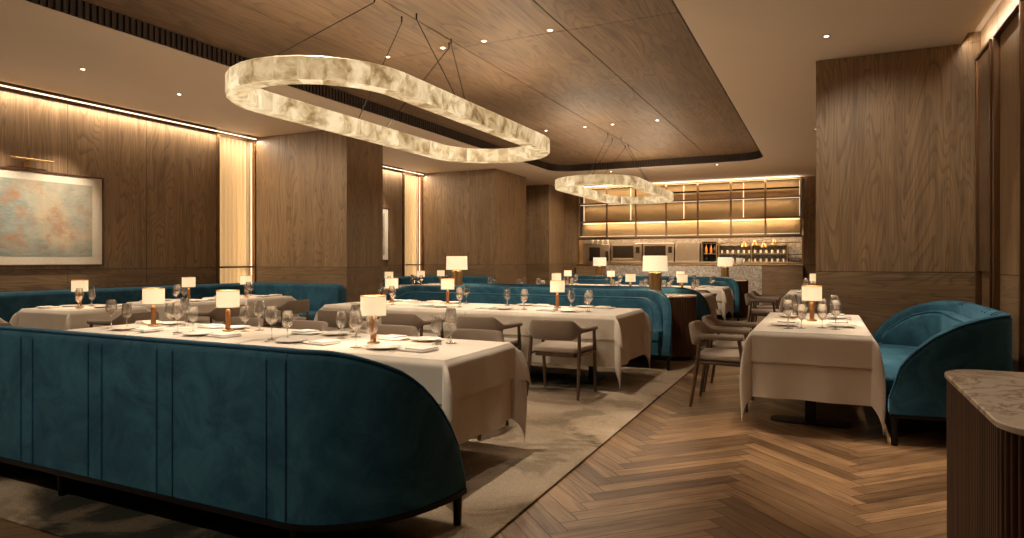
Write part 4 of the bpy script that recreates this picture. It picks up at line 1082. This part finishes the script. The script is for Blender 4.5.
def fork():
    mb = MB()
    def strip(path):   # (y, halfwidth, z)
        rows = [[(-w_, y, z), (w_, y, z), (w_, y, z + 0.002), (-w_, y, z + 0.002)] for y, w_, z in path]
        mb.grid(rows, closed_v=True, cap0=True, cap1=True)
    strip([(-0.10, 0.006, 0.002), (-0.06, 0.005, 0.003), (0.0, 0.0025, 0.007), (0.03, 0.004, 0.005), (0.045, 0.011, 0.003), (0.06, 0.012, 0.002)])
    for x in (-0.0095, -0.0032, 0.0032, 0.0095):
        mb.box(x - 0.0014, x + 0.0014, 0.06, 0.10, 0.002, 0.004)
    o = mb.build('fork', M['cutlery']); tag(o, 'x', 'fork'); return o
def knife():
    mb = MB(); rows = [[(-a, y, 0.001), (b_, y, 0.001), (b_, y, 0.004), (-a, y, 0.004)] for y, a, b_ in ((-0.11, 0.006, 0.006), (-0.02, 0.005, 0.005), (0.0, 0.004, 0.006), (0.02, 0.004, 0.010), (0.08, 0.004, 0.010), (0.11, 0.003, 0.002))]
    mb.grid(rows, closed_v=True, cap0=True, cap1=True); o = mb.build('table_knife', M['cutlery']); tag(o, 'x', 'knife'); return o
KW, KWa, KP, KN, KF, KK = Kind(wine_glass), Kind(water_glass), Kind(plate), Kind(napkin), Kind(fork), Kind(knife)
def setting(x, y, rz, tname, seat, parts='pnfkw2', nd=1, go=(0, 0)):
    """place setting: x,y = plate centre, rz = direction the diner faces (0 = +y)"""
    c, s = math.cos(rz), math.sin(rz)
    def at(dx, dy, z=TT): return (x + dx * c - dy * s, y + dx * s + dy * c, z)
    L = lambda k: '%s at %s of %s' % (k, seat, tname)
    if 'p' in parts: KP.put(at(0, 0), 0, L('white plate'), 'white dinner plates')
    if 'n' in parts: KN.put(at(0.24 * nd, 0.02), rz + 1.45, L('folded white napkin'), 'folded napkins')
    if 'f' in parts: KF.put(at(-0.14, 0.0), rz, L('silver fork'), 'forks beside the plates')
    if 'k' in parts: KK.put(at(0.135, -0.01), rz, L('table knife'), 'knives beside the plates')
    if 'w' in parts: KW.put(at((-0.22 + go[0]) * nd, 0.04 + go[1]), 0, L('tall wine glass'), 'stemmed wine glasses')
    if '2' in parts: KWa.put(at((-0.17 + go[0]) * nd, 0.135 + go[1]), 0, L('shorter water goblet'), 'stemmed water goblets')
#SPLIT3
# ================================================================ CONSOLES
def rrect(x0, x1, y0, y1, r, n=10):
    out = []
    for cx, cyy, a0 in ((x1 - r, y0 + r, -90), (x1 - r, y1 - r, 0), (x0 + r, y1 - r, 90), (x0 + r, y0 + r, 180)):
        for i in range(n + 1):
            a = math.radians(a0 + 90 * i / n); out.append((cx + r * math.cos(a), cyy + r * math.sin(a)))
    return out
def console(label, cx, cyy, hx, hy, r, h, z0=RZ, flute=0.024):
    t = thing('fluted_console', label, 'console', (cx, cyy, z0))
    base = rrect(-hx, hx, -hy, hy, r, 12)
    # resample the outline and flute it
    per = []; n = len(base); tot = 0
    for i in range(n):
        a = Vector(base[i]); b = Vector(base[(i + 1) % n]); per.append((tot, a, b)); tot += (b - a).length
    m = int(tot / flute) * 8; pts = []
    j = 0
    for k in range(m):
        s = tot * k / m
        while j < n - 1 and per[j + 1][0] <= s: j += 1
        s0, a, b = per[j]; d = (b - a)
        q = a + d.normalized() * (s - s0) if d.length > 0 else a
        nn = Vector((d.y, -d.x)).normalized()
        o = -0.010 + 0.008 * abs(math.cos(PI * k / 8))
        q = q + nn * o; pts.append((q.x, q.y))
    rows = [[(x, y, z) for x, y in pts] for z in (0.05, h - 0.022 - z0)]
    MB().grid(rows, closed_v=True).build('fluted_body', M['flute'], t, ang=50)
    MB().prism([(x * 0.96, y * 0.96) for x, y in base], 0.0, 0.05).build('plinth', M['black'], t)
    top = rrect(-hx - 0.004, hx + 0.004, -hy - 0.004, hy + 0.004, r, 14)
    MB().prism(top, h - 0.021 - z0, h - z0).build('marble_top', M['marble'], t, bevel=0.004, ang=30)
    return t
console('dark fluted console with veined marble top in the bottom right corner', 0.44 + 0.45, 2.66, 0.45, 0.56, 0.16, 0.85, 0.0)
CB = 0.835
console('fluted marble-topped console between the backs of the two middle banquettes, right end', -2.05, 8.615, 0.57, 0.315, 0.30, CB)
console('fluted marble-topped console between the backs of the two middle banquettes, left end', -5.05, 8.615, 0.57, 0.315, 0.30, CB)
console('fluted console behind the right end of the farthest banquette', -2.03, 15.34, 0.53, 0.30, 0.28, CB, 0.014)
console('fluted console behind the left end of the farthest banquette', -5.0, 15.34, 0.53, 0.30, 0.28, CB, 0.014)
for x, y, lab in ((-2.01, 8.6, 'large lamp on a fluted brass base behind the second banquette, right of centre'),
                  (-5.05, 8.6, 'large lamp on a fluted brass base before the far left pillar'),
                  (-2.00, 15.34, 'small-looking distant console lamp in front of the marble bar, right one'),
                  (-4.95, 15.34, 'small-looking distant console lamp in front of the ovens, left one')):
    KBL.put((x, y, CB + 0.0005), 0, lab, 'large console lamps')

# ================================================================ TABLE ROWS
def lamp(x, y, tname):
    KL.put((x, y, TT), 0, 'small brass table lamp with ivory drum shade on ' + tname, 'small table lamps')
HA = 0.42
rowA = [('the front row right-hand table', -2.665, 0.795, -2.65, 3.44), ('the front row middle table', -4.04, 0.515, -4.12, 3.56), ('the front row left-hand table', -4.985, 0.355, -4.98, 3.56)]
for i, (nm, cx, hx, lx, ly) in enumerate(rowA):
    table(nm, cx, 3.47, hx, HA, seed=10 + i, tight=('l', 'lr', 'r')[i]); lamp(lx, ly, nm)
A = rowA
setting(-2.44, 3.27, 0, A[0][0], 'the sofa side right seat', go=(0.03, -0.07)); setting(-3.19, 3.27, 0, A[0][0], 'the sofa side left seat')
setting(-2.42, 3.71, PI, A[0][0], 'the chair side right seat'); setting(-3.20, 3.71, PI, A[0][0], 'the chair side left seat')
setting(-4.09, 3.27, 0, A[1][0], 'the sofa side', go=(-0.05, 0.0)); setting(-4.2, 3.71, PI, A[1][0], 'the chair side', go=(-0.05, -0.02))
setting(-4.92, 3.27, 0, A[2][0], 'the sofa side'); setting(-4.97, 3.71, PI, A[2][0], 'the chair side')
rowB = [('the second row right-hand table', -2.645, 0.815, -2.70, 6.83), ('the second row middle table', -4.04, 0.515, -4.17, 6.88), ('the second row left-hand table', -5.05, 0.42, -4.95, 6.80)]
for i, (nm, cx, hx, lx, ly) in enumerate(rowB):
    table(nm, cx, 6.67, hx, 0.52, seed=20 + i, tight=('l', 'lr', 'r')[i]); lamp(lx, ly, nm)
B = rowB
setting(-2.42, 6.42, 0, B[0][0], 'the chair side right seat', nd=-1); setting(-3.16, 6.42, 0, B[0][0], 'the chair side left seat', nd=-1)
setting(-2.45, 7.05, PI, B[0][0], 'the sofa side right seat', nd=-1, go=(0.05, -0.02)); setting(-3.20, 7.05, PI, B[0][0], 'the sofa side left seat', nd=-1)
setting(-3.98, 6.42, 0, B[1][0], 'the chair side', nd=-1); setting(-4.2, 7.05, PI, B[1][0], 'the sofa side', nd=1)
setting(-4.92, 6.42, 0, B[2][0], 'the chair side', nd=-1); setting(-5.05, 7.05, PI, B[2][0], 'the sofa side', nd=-1)
rowC = [('the third row rightmost table', -2.03, 0.38), ('the third row second table from right', -2.87, 0.38), ('the third row third table from right', -4.18, 0.44), ('the third row leftmost table', -5.12, 0.40)]
for i, (nm, cx, hx) in enumerate(rowC):
    table(nm, cx, 10.5, hx, 0.46, seed=30 + i, tight=('l', 'lr', 'lr', 'r')[i])
    if i < 3: lamp(cx + 0.01, 10.5, nm)
    setting(cx, 10.20, 0, nm, 'the sofa side', 'pnw2'); setting(cx - 0.02, 10.80, PI, nm, 'the chair side', 'pnw2')
rowD = [('the fourth row right-hand table', -2.56, 0.82), ('the fourth row middle table', -4.02, 0.51), ('the fourth row left-hand table', -5.0, 0.40)]
for i, (nm, cx, hx) in enumerate(rowD):
    table(nm, cx, 13.4, hx, 0.50, seed=40 + i, tight=('l', 'lr', 'r')[i]); lamp(cx - 0.06, 13.42, nm)
    if hx > 0.6:
        for q, sd in ((-0.4, 'left'), (0.4, 'right')):
            setting(cx + q, 13.15, 0, nm, 'the chair side %s seat' % sd, 'pw2', nd=-1); setting(cx + q, 13.68, PI, nm, 'the sofa side %s seat' % sd, 'pw', nd=-1)
    else:
        setting(cx, 13.15, 0, nm, 'the chair side', 'pw2', nd=-1); setting(cx, 13.68, PI, nm, 'the sofa side', 'pw', nd=-1)
rowL = [('the nearest table along the left wall', 3.12, None), ('the second table along the left wall', 4.62, 4.58), ('the third table along the left wall', 5.84, 5.95), ('the fourth table along the left wall', 6.98, 6.96)]
for i, (nm, cyy, ly) in enumerate(rowL):
    table(nm, -7.66, cyy, 0.44, 0.42, z0=0.0, seed=50 + i)
    if ly: lamp(-7.62 if i == 2 else -7.68, ly, nm)
    setting(-7.90, cyy - 0.02, -PI / 2, nm, 'the wall side', 'pnw2', nd=1); setting(-7.43, cyy + 0.05, PI / 2, nm, 'the chair side', 'pnw2', nd=1)
rowM = [('the nearest table in the far alcove', 10.3, 10.35), ('the middle table in the far alcove', 11.4, 11.46), ('the farthest table in the far alcove', 12.5, 12.25)]
for i, (nm, cyy, ly) in enumerate(rowM):
    table(nm, -7.66, cyy, 0.44, 0.42, z0=0.0, seed=60 + i); lamp(-7.6, ly, nm)
    setting(-7.90, cyy - 0.1, -PI / 2, nm, 'the wall side', 'pw2', nd=1); setting(-7.43, cyy + 0.1, PI / 2, nm, 'the chair side', 'pw2', nd=1)
# tables along the right wall
nm = 'the table beside the short sofa'
table(nm, -0.09, 6.32, 0.405, 0.97, z0=0.0, seed=71, f2=0.09); lamp(-0.09, 6.38, nm)
setting(-0.29, 5.83, -PI / 2, nm, 'the chair side near seat', nd=-1); setting(-0.29, 6.72, -PI / 2, nm, 'the chair side far seat', nd=-1)
setting(0.13, 5.93, PI / 2, nm, 'the sofa side near seat', nd=1); setting(0.13, 6.75, PI / 2, nm, 'the sofa side far seat', nd=1)
nm = 'the distant table behind the right pillar'
table(nm, -0.12, 12.1, 0.41, 0.85, z0=0.0, seed=72); lamp(-0.12, 12.0, nm)
setting(-0.30, 11.6, -PI / 2, nm, 'the near seat', 'pw2'); setting(-0.30, 12.4, -PI / 2, nm, 'the far seat', 'pw2')

# ================================================================ CHAIRS
CG = 'taupe armchairs'
for x, nm in ((-2.26, 'rightmost'), (-3.06, 'second from right'), (-3.98, 'third from right'), (-4.85, 'leftmost')):
    KC.put((x, 5.85, RZ + 0.006), 0, 'taupe armchair seen from behind at the second row, %s' % nm, CG)
for x, nm in ((-2.46, 'rightmost'), (-3.25, 'second from right'), (-4.2, 'third from right'), (-4.98, 'leftmost')):
    KC.put((x, 4.25, RZ + 0.006), PI, 'taupe armchair facing the camera across the front tables, %s' % nm, CG)
for x, nm in ((-2.03, 'rightmost'), (-2.87, 'second from right'), (-4.18, 'third from right'), (-5.12, 'leftmost')):
    KC.put((x, 11.32, RZ + 0.006), PI, 'distant taupe armchair on the far side of the third row, %s' % nm, CG)
for x, nm in ((-2.1, 'rightmost'), (-2.95, 'second from right'), (-4.02, 'third from right'), (-5.0, 'leftmost')):
    KC.put((x, 12.52, RZ + 0.006), 0, 'distant taupe armchair on the near side of the fourth row, %s' % nm, CG)
for y, nm in ((3.15, 'nearest'), (4.60, 'second'), (5.80, 'third'), (6.95, 'fourth')):
    KC.put((-6.92, y, 0.006), PI / 2, 'taupe armchair facing the left wall tables, %s from the camera' % nm, CG)
for y, nm in ((6.10, 'nearer'), (6.80, 'farther')):
    KC.put((-0.78, y, 0.004), -PI / 2, 'taupe armchair on the aisle side of the right-hand table, %s one' % nm, CG)
for y, nm in ((11.5, 'nearer'), (12.4, 'farther')):
    KC.put((-0.86, y, 0.004), -PI / 2, 'small-looking distant armchair by the table behind the right pillar, %s one' % nm, CG)
